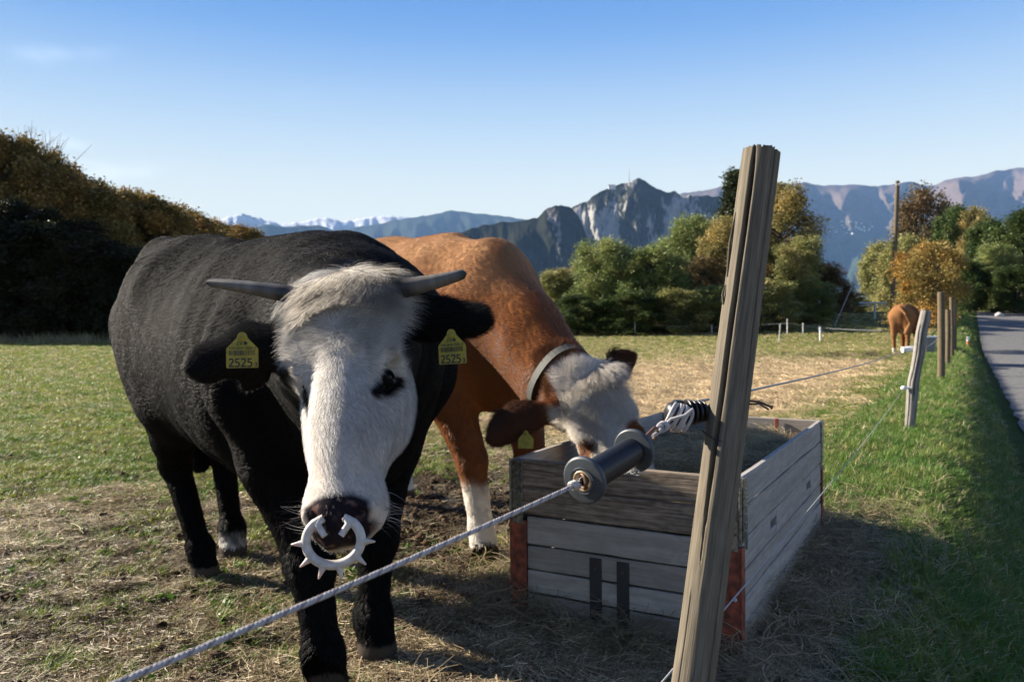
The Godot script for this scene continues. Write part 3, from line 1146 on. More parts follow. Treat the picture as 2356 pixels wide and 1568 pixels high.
	for k in 4:
		g = Geo.new()
		var o := 0.0135 + 0.0078 * k
		var rr := 0.0195 - 0.0014 * k
		g.lathe(hub, ia, PackedVector2Array([Vector2(o, 0.007), Vector2(o, rr - 0.001), Vector2(o + 0.0008, rr), Vector2(o + 0.0026, rr), Vector2(o + 0.0034, rr - 0.001), Vector2(o + 0.0036, 0.007)]), 32)
		put("rib", g, M.black, ins)
	g = Geo.new()
	g.lathe(hub, ia, PackedVector2Array([Vector2(0.01, 0.0085), Vector2(0.055, 0.0085), Vector2(0.055, 0.004), Vector2(0.075, 0.004)]), 20)
	put("shank", g, M.black, ins)

	# rope wound over the insulator, its knot and the doubled end to the hook
	var coil := thing("rope_coil", "pale braided rope wound round the black insulator and knotted to the gate hook", "rope")
	var cc := at(1562, 961, 1.105)
	var ca := Vector3(0.84, -0.38, 0.15).normalized()
	var cs := ca.cross(Vector3.BACK).normalized()
	var cf := cs.cross(ca)
	var rng := RandomNumberGenerator.new()
	rng.seed = 31
	for k in 8:
		g = Geo.new()
		var pts := PackedVector3Array()
		var rad := PackedFloat32Array()
		var o := -0.0135 + 0.0036 * k
		var tip := rng.randf_range(-0.0035, 0.0035)
		var size := 0.0150 + 0.003 * sin(PI * (k + 0.5) / 8.0) + rng.randf_range(-0.0006, 0.0006)
		for i in 29:
			var a := TAU * i / 28.0
			pts.append(cc + ca * (o + tip * sin(a) + 0.0036 * a / TAU) + cs * cos(a) * size * 1.05 + cf * sin(a) * size * 0.95)
			rad.append(0.0021)
		g.tube(pts, rad, 8, false)
		put("turn_of_rope", g, M.rope if k % 3 else M.rope_wire, coil)
	var knot := at(1527, 980, 1.085)
	g = Geo.new()
	g.tube(PackedVector3Array([knot, knot.lerp(cc, 0.4) + Vector3(0, 0.006, 0.008), cc + Vector3(0.004, 0.006, 0.021), cc + Vector3(0.016, 0.014, 0.015)]), PackedFloat32Array([0.0021, 0.0021, 0.0021, 0.0021]), 8)
	put("diagonal_strand", g, M.rope_wire, coil)
	var hook_end := at(1502, 998, 1.058)
	for k in 3:
		g = Geo.new()
		var pts := PackedVector3Array()
		var rad := PackedFloat32Array()
		var kx := (knot - hook_end).normalized()
		var ks := kx.cross(Vector3(0, 0.3, 1)).normalized()
		var kf := ks.cross(kx)
		for i in 25:
			var a := TAU * i / 24.0
			pts.append(knot + kx * (-0.005 + 0.004 * k + 0.003 * sin(a + k)) + ks * cos(a) * 0.0055 + kf * sin(a) * 0.0055)
			rad.append(0.0023)
		g.tube(pts, rad, 8, false)
		put("knot_loop", g, M.rope if k != 1 else M.rope_wire, coil)
	for k in 2:
		g = Geo.new()
		var o := Vector3(0.0, 0.0042 - 0.0075 * k, 0.001 * k)
		g.tube(PackedVector3Array([knot + o * 0.3, knot.lerp(hook_end, 0.5) + o, hook_end + o * 0.8]), PackedFloat32Array([0.0024, 0.0025, 0.0024]), 8)
		put("loose_end", g, [M.rope_wire, M.rope][k], coil)

	# gate handle
	var hf := at(1346, 1103, 0.93)
	var hb := at(1459, 1036, 1.02)
	var ha := (hb - hf).normalized()
	var hl := hf.distance_to(hb)
	var gh := thing("rope_gate_grip", "dark grey ribbed gate handle with two round flanges hanging on the rope", "gate handle")
	g = Geo.new()
	var prof := PackedVector2Array([Vector2(0.003, 0.0165)])
	for k in 26:
		var o := 0.006 + (hl - 0.012) * k / 26.0
		var st := (hl - 0.012) / 26.0
		prof.append_array(PackedVector2Array([Vector2(o, 0.0172), Vector2(o + st * 0.25, 0.0181), Vector2(o + st * 0.6, 0.0181), Vector2(o + st * 0.85, 0.0172)]))
	prof.append(Vector2(hl - 0.003, 0.0172))
	g.lathe(hf, ha, prof, 36, true)
	put("grip", g, M.grip, gh)
	var R := 0.0285
	g = Geo.new()
	g.lathe(hf, ha, PackedVector2Array([Vector2(-0.006, 0.0125), Vector2(-0.0065, 0.016), Vector2(-0.005, 0.0165), Vector2(-0.004, R - 0.002), Vector2(-0.0025, R), Vector2(0.002, R), Vector2(0.0035, R - 0.0015), Vector2(0.004, 0.017)]), 48)
	put("flange", g, M.ring_grey, gh)
	g = Geo.new()
	g.lathe(hf, ha, PackedVector2Array([Vector2(-0.006, 0.0125), Vector2(0.006, 0.0118), Vector2(0.012, 0.0)]), 36)
	put("socket", g, M.black, gh)
	g = Geo.new()
	g.lathe(hb, ha, PackedVector2Array([Vector2(-0.004, 0.017), Vector2(-0.0035, R - 0.0015), Vector2(-0.002, R), Vector2(0.0025, R), Vector2(0.004, R - 0.002), Vector2(0.005, 0.006), Vector2(0.012, 0.005), Vector2(0.012, 0)]), 48)
	put("flange", g, M.ring_grey, gh)
	# eye of the spring at the near end, hook at the far end
	var ey := hf - ha * 0.002
	var es := ha.cross(Vector3.UP).normalized()
	var ef := es.cross(ha)
	for k in 2:
		g = Geo.new()
		var pts := PackedVector3Array()
		var rad := PackedFloat32Array()
		for i in 25:
			var a := TAU * i / 24.0
			var q := (es * 0.8 + ha * (-0.45 if k == 0 else 0.35)).normalized()
			pts.append(ey + ha * (-0.003 + 0.004 * k) + q * cos(a) * 0.0085 + ef * sin(a) * 0.0085)
			rad.append(0.0022)
		g.tube(pts, rad, 8, false)
		put("spring_eye", g, M.brass if k else M.iron, gh)
	g = Geo.new()
	g.lathe(hf, ha, PackedVector2Array([Vector2(-0.0055, 0.0095), Vector2(-0.0068, 0.0108), Vector2(-0.0068, 0.0122), Vector2(-0.005, 0.013)]), 36, true)
	put("socket_rim", g, M.brass, gh)
	# the long hook that takes the doubled end of the rope
	g = Geo.new()
	var hp := PackedVector3Array()
	var hr := PackedFloat32Array()
	var tip := hook_end + ha * 0.006
	var hu := (Vector3.UP - ha * ha.y).normalized()
	for i in 23:
		var t := i / 22.0
		var p: Vector3
		if t < 0.4:
			p = (hb + ha * 0.008 + hu * 0.004).lerp(tip + hu * 0.0065, t / 0.4)
		else:
			var a := PI * 1.25 * (t - 0.4) / 0.6
			p = tip + ha * sin(a) * 0.0065 + hu * cos(a) * 0.0065
		hp.append(p)
		hr.append(0.0025)
	g.tube(hp, hr, 10)
	put("hook", g, M.iron, gh)
	# chips of old paint and a spider's web under the far flange
	g = Geo.new()
	for k in 26:
		var b := hb + Vector3(rng.randf_range(-0.012, 0.012), -R - rng.randf_range(-0.004, 0.002), rng.randf_range(-0.002, 0.008))
		var e := b + Vector3(rng.randf_range(-0.010, 0.010), rng.randf_range(-0.004, 0.004), rng.randf_range(-0.004, 0.004))
		g.tube(PackedVector3Array([b, e]), PackedFloat32Array([0.00035, 0.0003]), 4)
	var web := put("cobweb", g, paint(Color(0.6, 0.6, 0.6), 0.9), gh)
	web.set_meta("kind", "stuff")

	# the rope across the foreground
	var r0 := hf - ha * 0.006 + Vector3(-0.006, -0.003, 0.002)
	var r1 := at(-330, 1815, 0.44)
	var rope := thing("gate_rope", "braided pale rope stretched from the gate handle across the foreground", "rope")
	two_ply(r0, r1, 0.0025, 0.004, 760, [M.rope, M.rope_dark, M.rope_wire], rope, "strand", 4, 0.016)
	g = Geo.new()
	for k in 3:
		var pts := PackedVector3Array()
		var rad := PackedFloat32Array()
		var kx := (r1 - r0).normalized()
		var ks := kx.cross(Vector3.UP).normalized()
		var kf := ks.cross(kx)
		for i in 21:
			var a := TAU * i / 20.0
			pts.append(r0 + kx * (0.002 + 0.0035 * k + 0.002 * sin(a)) + ks * cos(a) * 0.0042 + kf * sin(a) * 0.0042)
			rad.append(0.0021)
		g = Geo.new()
		g.tube(pts, rad, 7, false)
		put("knot_loop", g, M.rope_wire, rope)
	for k in 9:
		g = Geo.new()
		var e := r0 + Vector3(rng.randf_range(-0.012, 0.008), rng.randf_range(-0.010, 0.010), rng.randf_range(0.0, 0.01))
		g.tube(PackedVector3Array([r0, r0.lerp(e, 0.5) + Vector3(0, 0.002, 0), e]), PackedFloat32Array([0.0007, 0.0005, 0.0002]), 4)
		put("frayed_end", g, M.rope_wire, rope)

	# the silver split post and the stakes behind it
	var split := thing("fence_post", "bent silver grey split wooden post standing in the verge grass by the road", "fence post")
	g = stake(PackedVector3Array([at(2090, 1030, 7.0), at(2098, 935, 7.0), at(2102, 880, 7.0), at(2115, 815, 7.0), at(2120, 770, 7.0), at(2132, 715, 7.0)]), PackedFloat32Array([0.038, 0.040, 0.046, 0.049, 0.044, 0.048, 0.046, 0.043]), [[PI * 0.5 + 0.3, 0.3, 1.02, 0.006, 0.018], [PI * 0.5 - 0.5, 0.0, 0.8, 0.005, 0.014], [PI * 0.5 + 0.9, 0.1, 0.9, 0.004, 0.012]], 11.0, 60, 50, 0.02)
	put("shaft", g, M.silver_wood, split)
	var pi_ := thing("insulator", "small white insulator on the silver grey split post", "insulator")
	g = Geo.new()
	var ip := at(2081, 892, 6.98)
	g.lathe(ip, Vector3(1, 0, 0), PackedVector2Array([Vector2(-0.025, 0.0), Vector2(-0.025, 0.012), Vector2(-0.012, 0.02), Vector2(0.004, 0.02), Vector2(0.008, 0.011), Vector2(0.055, 0.011)]), 18)
	put("porcelain", g, paint(Color(0.75, 0.76, 0.78), 0.35), pi_)

	var stakes := [[2166, 885, 2166, 671, 12.5, 0.055, "tall brown round fence stake nearest behind the silver grey post"], [2181, 832, 2182, 712, 16.4, 0.05, "short brown fence stake between the tall stake and the far ones"], [2191, 812, 2190, 683, 19.5, 0.05, "third brown fence stake behind the silver grey post beside the road"], [2197, 798, 2196, 691, 23.5, 0.055, "farthest brown fence stake beside the road, past the far cow"]]
	for s in stakes:
		var p := thing("fence_post", s[6], "fence post", Vector3.ZERO, 0.0, "brown stakes along the road fence")
		g = stake(PackedVector3Array([at(s[0], s[1] + 6, s[4]), at((s[0] + s[2]) * 0.5 + 1, (s[1] + s[3]) * 0.5, s[4]), at(s[2], s[3], s[4])]), PackedFloat32Array([s[5], s[5], s[5] * 0.95]), [[PI * 0.5, 0.2, 1.0, 0.005, 0.012]], s[4], 28, 26, 0.015)
		put("shaft", g, M.stake_wood, p)

	# wires
	var upper := at(2108, 790, 7.0)
	wire("fence_wire", "thin upper fence wire from the front post's insulator to the silver grey post", "wire", PackedVector3Array([hub + Vector3(0.004, 0.012, -0.008), at(1722, 899, 1.3), upper]), 0.0019, M.twine)
	wire("fence_wire", "thin lower fence wire crossing in front of the crate to the white insulator", "wire", PackedVector3Array([at(1480, 1620, 1.02), ip]), 0.0015, M.twine)
	wire("fence_wire", "slack wire from the silver grey post to the brown stake behind", "wire", PackedVector3Array([at(2126, 800, 7.0), at(2160, 775, 12.4), at(2181, 760, 16.4), at(2191, 752, 19.5)]), 0.003, M.twine)
	# thin black wire tied round the front post
	g = Geo.new()
	var pts2 := PackedVector3Array()
	var rad2 := PackedFloat32Array()
	var mid := foot + ax * ((at(1660, 1004, 1.12).y - foot.y) / ax.y)
	for i in 21:
		var a := PI * 0.02 + PI * 0.96 * i / 20.0
		pts2.append(mid + Vector3(-cos(a) * 0.0292, -0.020 * (i / 20.0 - 0.5) - 0.004 * sin(a), sin(a) * 0.0292))
		rad2.append(0.0010)
	g.tube(pts2, rad2, 5)
	tag(put("binding_wire", g, M.black), "thin black wire bound round the leaning front post", "wire")
	# a little bead tied on the lower wire
	g = Geo.new()
	var bead := at(1692, 1375, 1.43)
	g.lathe(bead, Vector3(0, -1, 0), PackedVector2Array([Vector2(0, 0), Vector2(0.001, 0.003), Vector2(0.005, 0.004), Vector2(0.008, 0.0)]), 10, true)
	tag(put("wire_knot", g, M.twine), "small pale knot on the lower wire before the red corner post", "knot")


func grey_wood_pic() -> ImageTexture:
	return wood_picture(27, Color(0.15, 0.138, 0.122), Color(0.37, 0.345, 0.315), 3.0)


# An animal is a field of tapered capsules, a shaped head and two ears, joined smoothly and meshed with surface nets.
class Beast:
	var B := PackedFloat32Array()       # 12 numbers a bone
	var kinds := PackedInt32Array()
	var has_head := false
	var ho := Vector3.ZERO              # head: origin at the poll, axes across, out of the face, down the nose
	var hl := Vector3.RIGHT
	var hf := Vector3.BACK
	var hn := Vector3.DOWN
	var hs := 1.0
	var w_t := PackedFloat32Array()
	var h_t := PackedFloat32Array()
	var c_t := PackedFloat32Array()
	var lumps := PackedFloat32Array()   # x, y, z, rx, ry, rz, sign, k in head space
	var ears := []
	var ripple := FastNoiseLite.new()
	var ripple_amp := 0.004
	var cut := 100.0                    # head space: the split between coarse and fine mesh

	func bone(a: Vector3, b: Vector3, ra: float, rb: float, k := 0.08, flat := 1.0) -> void:
		var d := b - a
		d.z *= flat
		var l2 := d.length_squared()
		B.append_array(PackedFloat32Array([a.x, a.y, a.z, d.x, d.y, d.z, 1.0 / maxf(l2, 1e-6), ra, rb - ra, flat, k, minf(1.0, 1.0 / flat)]))

	func head_tables(w: PackedVector2Array, h: PackedVector2Array, c: PackedVector2Array, f: Node3D) -> void:
		for i in 65:
			var s := i / 64.0 * 0.56
			w_t.append(f.soft_curve(w, s))
			h_t.append(f.soft_curve(h, s))
			c_t.append(f.soft_curve(c, s))
		has_head = true

	func to_head(p: Vector3) -> Vector3:
		var r := (p - ho) / hs
		return Vector3(r.dot(hl), r.dot(hf), r.dot(hn))

	func from_head(q: Vector3) -> Vector3:
		return ho + (hl * q.x + hf * q.y + hn * q.z) * hs

	func head_dist(q: Vector3) -> float:
		var s := clampf(q.z, 0.0, 0.525)
		var fi := s / 0.56 * 64.0
		var i := int(fi)
		var t := fi - i
		var w := lerpf(w_t[i], w_t[i + 1], t)
		var h := lerpf(h_t[i], h_t[i + 1], t)
		var c := lerpf(c_t[i], c_t[i + 1], t)
		var a := absf(q.x) / w
		var b := absf(q.y - c) / h
		var r := pow(pow(a, 2.4) + pow(b, 2.4), 1.0 / 2.4)
		var d := (r - 1.0) * minf(w, h)
		if d < -0.03 and q.z > 0.0 and q.z < 0.525:
			d = maxf(d, -0.03)
		var e := absf(q.z - s)
		if e > 0.0:
			d = sqrt(maxf(d, 0.0) * maxf(d, 0.0) + e * e) if d > 0.0 else maxf(d, e)
		var ax := absf(q.x)
		for o in range(0, lumps.size(), 8):
			var lx := lumps[o]
			var dx := ((ax if lx > 0.0 else q.x) - lx) / lumps[o + 3]
			var dy := (q.y - lumps[o + 1]) / lumps[o + 4]
			var dz := (q.z - lumps[o + 2]) / lumps[o + 5]
			var ll := dx * dx + dy * dy + dz * dz
			if ll > 16.0:
				continue
			var le := (sqrt(ll) - 1.0) * minf(lumps[o + 3], minf(lumps[o + 4], lumps[o + 5]))
			var k := lumps[o + 7]
			if lumps[o + 6] > 0.0:
				var hh := k - absf(d - le)
				d = minf(d, le) - (hh * hh / (4.0 * k) if hh > 0.0 else 0.0)
			else:
				var hh := k - absf(d + le)
				d = maxf(d, -le) + (hh * hh / (4.0 * k) if hh > 0.0 else 0.0)
		return d * hs

	# an ear is a cupped leaf: base, axis out, across, facing; length, half width, thickness
	func ear_dist(p: Vector3, e: Array) -> float:
		var r: Vector3 = p - e[0]
		var u: float = r.dot(e[1]) / e[4]
		var v: float = r.dot(e[2])
		var w: float = r.dot(e[3])
		var uc := clampf(u, 0.0, 1.0)
		var hv: float = e[5] * lerpf(0.50, 1.0, smoothstep(0.0, 0.5, uc))
		if u > 0.55:
			hv *= sqrt(maxf(0.02, 1.0 - pow((uc - 0.55) / 0.45, 2.0)))
		var cup: float = -0.9 * (v * v / e[5]) * (0.4 + 0.6 * uc) + 0.018 * uc
		var th: float = lerpf(0.026, e[6], minf(1.0, uc * 2.2))
		var q: float = sqrt((v / hv) * (v / hv) + ((w - cup) / th) * ((w - cup) / th))
		var d := (q - 1.0) * th
		var ov: float = maxf(absf(u - uc) * e[4], 0.0)
		if ov > 0.0:
			d = sqrt(maxf(d, 0.0) * maxf(d, 0.0) + ov * ov)
		return d

	func dist(p: Vector3, who: PackedInt32Array) -> float:
		var d := 10.0
		for i in who:
			var e: float
			var k: float
			if i >= 0:
				var o := i * 12
				var fl := B[o + 9]
				var px := p.x - B[o]
				var py := p.y - B[o + 1]
				var pz := (p.z - B[o + 2]) * fl
				var bx := B[o + 3]
				var by := B[o + 4]
				var bz := B[o + 5]
				var t := clampf((px * bx + py * by + pz * bz) * B[o + 6], 0.0, 1.0)
				px -= t * bx
				py -= t * by
				pz -= t * bz
				e = (sqrt(px * px + py * py + pz * pz) - B[o + 7] - t * B[o + 8]) * B[o + 11]
				k = B[o + 10]
			elif i == -1:
				e = head_dist(to_head(p))
				k = 0.05
			else:
				e = ear_dist(p, ears[-2 - i])
				k = 0.022
			var h := k - absf(d - e)
			d = minf(d, e)
			if h > 0.0:
				d -= h * h / (4.0 * k)
		return d

	func everyone() -> PackedInt32Array:
		var o := PackedInt32Array()
		for i in B.size() / 12:
			o.append(i)
		if has_head:
			o.append(-1)
		for i in ears.size():
			o.append(-2 - i)
		return o

	# side: +1 keeps the part past the cut (the head), -1 the rest, 0 everything
	func surface(lo: Vector3, hi: Vector3, cell: float, side: int) -> Geo:
		var nx := int((hi.x - lo.x) / cell / 8.0 + 1.0) * 8
		var ny := int((hi.y - lo.y) / cell / 8.0 + 1.0) * 8
		var nz := int((hi.z - lo.z) / cell / 8.0 + 1.0) * 8
		var sx := nx + 1
		var sxy := (nx + 1) * (ny + 1)
		var val := PackedFloat32Array()
		val.resize(sxy * (nz + 1))
		val.fill(1.0)
		var vid := PackedInt32Array()
		vid.resize(sxy * (nz + 1))
		vid.fill(-1)
		var all := everyone()
		var half := cell * 4.0 * 1.75
		var g := Geo.new()
		var blocks := PackedInt32Array()
		for bz in nz / 8:
			for by in ny / 8:
				for bx in nx / 8:
					var mid := lo + Vector3(bx * 8 + 4, by * 8 + 4, bz * 8 + 4) * cell
					if side != 0:
						var z := to_head(mid).y * -0.62 + to_head(mid).z * -0.8
						var past := cut - z * hs
						if past * side < -half * 1.2:
							continue
					var near := PackedInt32Array()
					var d := 10.0
					for i in all:
						var e := dist(mid, PackedInt32Array([i]))
						if e < half * 1.35 + 0.10:
							near.append(i)
						d = minf(d, e)
					d = dist(mid, near) if near.size() else d
					if d > half * 1.25 or d < -half * 1.6 - 0.03:
						if d < 0.0:
							for k in 9:
								for j in 9:
									var o := bx * 8 + (by * 8 + j) * sx + (bz * 8 + k) * sxy
									for i in 9:
										if val[o + i] == 1.0:
											val[o + i] = -1.0
						continue
					blocks.append(bx * 8 + by * 8 * sx + bz * 8 * sxy)
					for k in 9:
						for j in 9:
							var o := bx * 8 + (by * 8 + j) * sx + (bz * 8 + k) * sxy
							for i in 9:
								if val[o + i] == 1.0 or val[o + i] == -1.0:
									var p := lo + Vector3(bx * 8 + i, by * 8 + j, bz * 8 + k) * cell
									val[o + i] = dist(p, near) + ripple_amp * ripple.get_noise_3d(p.x, p.y * 0.45, p.z)
		var off := PackedInt32Array([0, 1, sx, sx + 1, sxy, sxy + 1, sxy + sx, sxy + sx + 1])
		var ea := PackedInt32Array([0, 2, 4, 6, 0, 1, 4, 5, 0, 1, 2, 3])
		var eb := PackedInt32Array([1, 3, 5, 7, 2, 3, 6, 7, 4, 5, 6, 7])
		for b in blocks:
			for k in 8:
				for j in 8:
					for i in 8:
						var o := b + i + j * sx + k * sxy
						var m := 0
						for c in 8:
							if val[o + off[c]] < 0.0:
								m |= 1 << c
						if m == 0 or m == 255:
							continue
						var sum := Vector3.ZERO
						var cnt := 0
						for e in 12:
							var fa := val[o + off[ea[e]]]
							var fb := val[o + off[eb[e]]]
							if (fa < 0.0) != (fb < 0.0):
								var t := fa / (fa - fb)
								var a := ea[e]
								var pa := Vector3(a & 1, (a >> 1) & 1, (a >> 2) & 1)
								a = eb[e]
								sum += pa.lerp(Vector3(a & 1, (a >> 1) & 1, (a >> 2) & 1), t)
								cnt += 1
						var q := o
						var cz := q / sxy
						q -= cz * sxy
						var cy := q / sx
						var cx := q - cy * sx
						var p := lo + (Vector3(cx, cy, cz) + sum / cnt) * cell
						if side != 0:
							var hq := to_head(p)
							var past := cut - (hq.y * -0.62 + hq.z * -0.8) * hs
							if past * side < -cell * 1.5:
								continue
						vid[o] = g.v.size()
						g.v.append(p)
		for b in blocks:
			for k in 8:
				for j in 8:
					for i in 8:
						var o := b + i + j * sx + k * sxy
						if vid[o] < 0:
							continue
						var s := val[o] < 0.0
						var a := vid[o]
						if (val[o + 1] < 0.0) != s:
							pave(g, a, vid[o - sx] if o >= sx else -1, vid[o - sx - sxy] if o >= sx + sxy else -1, vid[o - sxy] if o >= sxy else -1, s)
						if (val[o + sx] < 0.0) != s:
							pave(g, a, vid[o - sxy] if o >= sxy else -1, vid[o - sxy - 1] if o >= sxy + 1 else -1, vid[o - 1] if o >= 1 else -1, s)
						if (val[o + sxy] < 0.0) != s:
							pave(g, a, vid[o - 1] if o >= 1 else -1, vid[o - 1 - sx] if o >= sx + 1 else -1, vid[o - sx] if o >= sx else -1, s)
		g.smooth()
		return g

	func pave(g: Geo, a: int, b: int, c: int, d: int, s: bool) -> void:
		if b < 0 or c < 0 or d < 0:
			return
		if s:
			g.quad(a, d, c, b)
		else:
			g.quad(a, b, c, d)


# ---------------------------------------------------------------- fur

# a tuft of fine hairs that leave the skin along +X and lie close to it; Y is away from the skin
func tuft(count: int, length: float, width: float, lift: float, spread: float, seed_: int, curl := 0.0) -> ArrayMesh:
	var rng := RandomNumberGenerator.new()
	rng.seed = seed_
	var g := Geo.new()
	for i in count:
		var root := Vector3(rng.randf_range(-spread, spread), -0.001, rng.randf_range(-spread, spread))
		var l := length * rng.randf_range(0.7, 1.15)
		var yaw := rng.randf_range(-0.22, 0.22)
		var up := lift * rng.randf_range(0.6, 1.4)
		var dir := Vector3(cos(yaw), 0, sin(yaw))
		var side := Vector3(-sin(yaw), 0, cos(yaw)).rotated(dir, rng.randf_range(-0.9, 0.9))
		var bend := rng.randf_range(-1.0, 1.0) * curl
		var k := g.v.size()
		for s in 4:
			var t := s / 3.0
			var p := root + dir * l * t + Vector3.UP * up * l * sin(t * 2.2) * 0.9 + Vector3(-dir.z, 0, dir.x) * bend * l * t * t
			var w := width * (1.0 - t * 0.85)
			g.v.append(p - side * w * 0.5)
			g.v.append(p + side * w * 0.5)
			g.n.append((Vector3.UP * 0.55 + side * -0.8 - dir * 0.2).normalized())
			g.n.append((Vector3.UP * 0.55 + side * 0.8 - dir * 0.2).normalized())
		for s in 3:
			var a := k + s * 2
			g.quad(a, a + 2, a + 3, a + 1)
	return g.mesh()


func fur_frame(p: Vector3, n: Vector3, flow: Vector3, scale_: float, rng: RandomNumberGenerator) -> Transform3D:
	if n.length_squared() < 0.5:
		n = Vector3.UP
	var x := flow - n * flow.dot(n)
	if x.length_squared() < 0.0001:
		x = n.cross(Vector3(0.3, 0.8, 0.5))
	x = x.normalized()
	x = x.rotated(n, rng.randf_range(-0.3, 0.3))
	var z := x.cross(n)
	return Transform3D(Basis(x * scale_, n * scale_, z * scale_), p)


func cow_head(b: Beast) -> void:
	b.head_tables(
		v2([0.0, 0.088, 0.06, 0.094, 0.12, 0.096, 0.19, 0.094, 0.24, 0.086, 0.29, 0.076, 0.34, 0.068, 0.40, 0.060, 0.45, 0.059, 0.49, 0.053, 0.525, 0.034]),
		v2([0.0, 0.085, 0.06, 0.110, 0.12, 0.124, 0.17, 0.128, 0.22, 0.122, 0.28, 0.104, 0.34, 0.086, 0.40, 0.072, 0.45, 0.066, 0.49, 0.056, 0.525, 0.034]),
		v2([0.0, -0.105, 0.06, -0.110, 0.12, -0.122, 0.17, -0.128, 0.22, -0.124, 0.28, -0.108, 0.34, -0.092, 0.40, -0.080, 0.45, -0.076, 0.49, -0.074, 0.525, -0.072]), self)
	b.lumps = PackedFloat32Array([
		0.0, -0.066, 0.004, 0.086, 0.044, 0.044, 1, 0.05,     # poll
		0.079, -0.040, 0.165, 0.028, 0.030, 0.045, 1, 0.03,   # brow
		0.0, -0.018, 0.30, 0.034, 0.026, 0.16, 1, 0.03,       # bridge of the nose
		0.062, -0.140, 0.225, 0.045, 0.075, 0.085, 1, 0.04,   # jaw muscle
		0.061, -0.075, 0.285, 0.022, 0.022, 0.075, 1, 0.03,   # cheek bone
		0.0, -0.038, 0.470, 0.056, 0.040, 0.044, 1, 0.025,    # nose pad
		0.040, -0.078, 0.458, 0.036, 0.046, 0.054, 1, 0.025,  # lips
		0.0, -0.125, 0.455, 0.040, 0.028, 0.045, 1, 0.02,     # chin
		0.050, -0.024, 0.478, 0.020, 0.014, 0.016, 1, 0.015,  # nostril rim
		0.092, -0.056, 0.210, 0.022, 0.022, 0.028, -1, 0.022, # eye socket
		0.044, -0.010, 0.494, 0.013, 0.016, 0.011, -1, 0.008, # nostril
		0.0, -0.100, 0.505, 0.07, 0.004, 0.055, -1, 0.012,    # mouth
	])


# eyes: ball, dark iris glint, lids
func add_eyes(o: Node3D, b: Beast, lid: Material) -> void:
	for s in [-1.0, 1.0]:
		var c := b.from_head(Vector3(s * 0.071, -0.059, 0.210))
		var g := Geo.new()
		g.lathe(c, (b.hl * s * 0.9 + b.hf * 0.42).normalized(), PackedVector2Array([Vector2(0.0185, 0), Vector2(0.0171, 0.007), Vector2(0.0131, 0.0131), Vector2(0.007, 0.0171), Vector2(0, 0.0185), Vector2(-0.0131, 0.0131), Vector2(-0.0185, 0)]), 24, true)
		put("eye", g, M.eye, o)
		# lids: two patches of a slightly larger ball that leave a narrow opening
		var axis: Vector3 = (b.hl * s * 0.9 + b.hf * 0.42).normalized()
		var up: Vector3 = (b.hn * -1.0 - axis * (b.hn * -1.0).dot(axis)).normalized()
		var fore: Vector3 = axis.cross(up)
		for k in 2:
			g = Geo.new()
			for i in 9:
				var e := deg_to_rad(lerpf(10.0, 88.0, i / 8.0) if k == 0 else lerpf(-24.0, -88.0, i / 8.0))
				for j in 17:
					var a := deg_to_rad(-96.0 + 12.0 * j)
					var open := 1.0 - 0.75 * pow(absf(a) / 1.68, 2.0)
					var e2 := e * (open if i == 0 else 1.0)
					var dir: Vector3 = axis * cos(e2) * cos(a) + fore * cos(e2) * sin(a) + up * sin(e2)
					g.v.append(c + dir * 0.0218)
			for i in 8:
				for j in 16:
					var o2 := i * 17 + j
					g.quad(o2, o2 + 1, o2 + 18, o2 + 17)
			g.smooth()
			put("eyelid", g, lid, o)


func skin_color_noise(p: Vector3) -> float:
	return 0.9 + 0.2 * (0.5 + 0.5 * noise.get_noise_3d(p.x * 5.0, p.y * 5.0, p.z * 5.0))


func scaled(c: Color, k: float) -> Color:
	return Color(c.r * k, c.g * k, c.b * k)


const BLACK_COAT := Color(0.0048, 0.0046, 0.0050)
const WHITE_COAT := Color(0.70, 0.675, 0.635)


func bull_color(b: Beast, p: Vector3) -> Color:
	var q := b.to_head(p)
	var c := BLACK_COAT
	var wob := 0.012 * noise.get_noise_3d(p.x * 12.0, p.y * 12.0, p.z * 12.0)
	var ax := absf(q.x)
	if q.z > -0.10 and q.z < 0.56 and ax < 0.17 and q.y > -0.28 and q.y < 0.08:
		var white := ss(-0.165, -0.145, q.y + wob + 0.25 * maxf(0.0, q.z - 0.25)) * ss(-0.045, -0.02, q.z + wob)
		white *= 1.0 - ss(0.082, 0.095, ax + wob * 0.5) * ss(0.165, 0.13, q.z)
		var along := clampf(((0.091 - ax) * 0.026 + (q.z - 0.206) * 0.042) / 0.00244, 0.0, 1.0)
		var patch := Vector2(ax - (0.091 - 0.026 * along), q.z - (0.206 + 0.042 * along)).length() + wob * 0.35
		white *= ss(0.0085, 0.013, patch)
		var pad := ss(0.448, 0.462, q.z + wob * 0.6 - 0.35 * maxf(0.0, ax - 0.03)) * ss(-0.085, -0.062, q.y + wob) * ss(0.066, 0.054, ax + wob)
		c = c.lerp(WHITE_COAT, white)
		var flesh := Color(0.016, 0.015, 0.017).lerp(Color(0.22, 0.12, 0.10), ss(0.25, 0.5, noise.get_noise_3d(p.x * 30.0, p.y * 30.0, p.z * 30.0)) * 0.5)
		c = c.lerp(flesh, pad)
	return c


func basis_from(x: Vector3, y: Vector3) -> Basis:
	return Basis(x, y, x.cross(y))


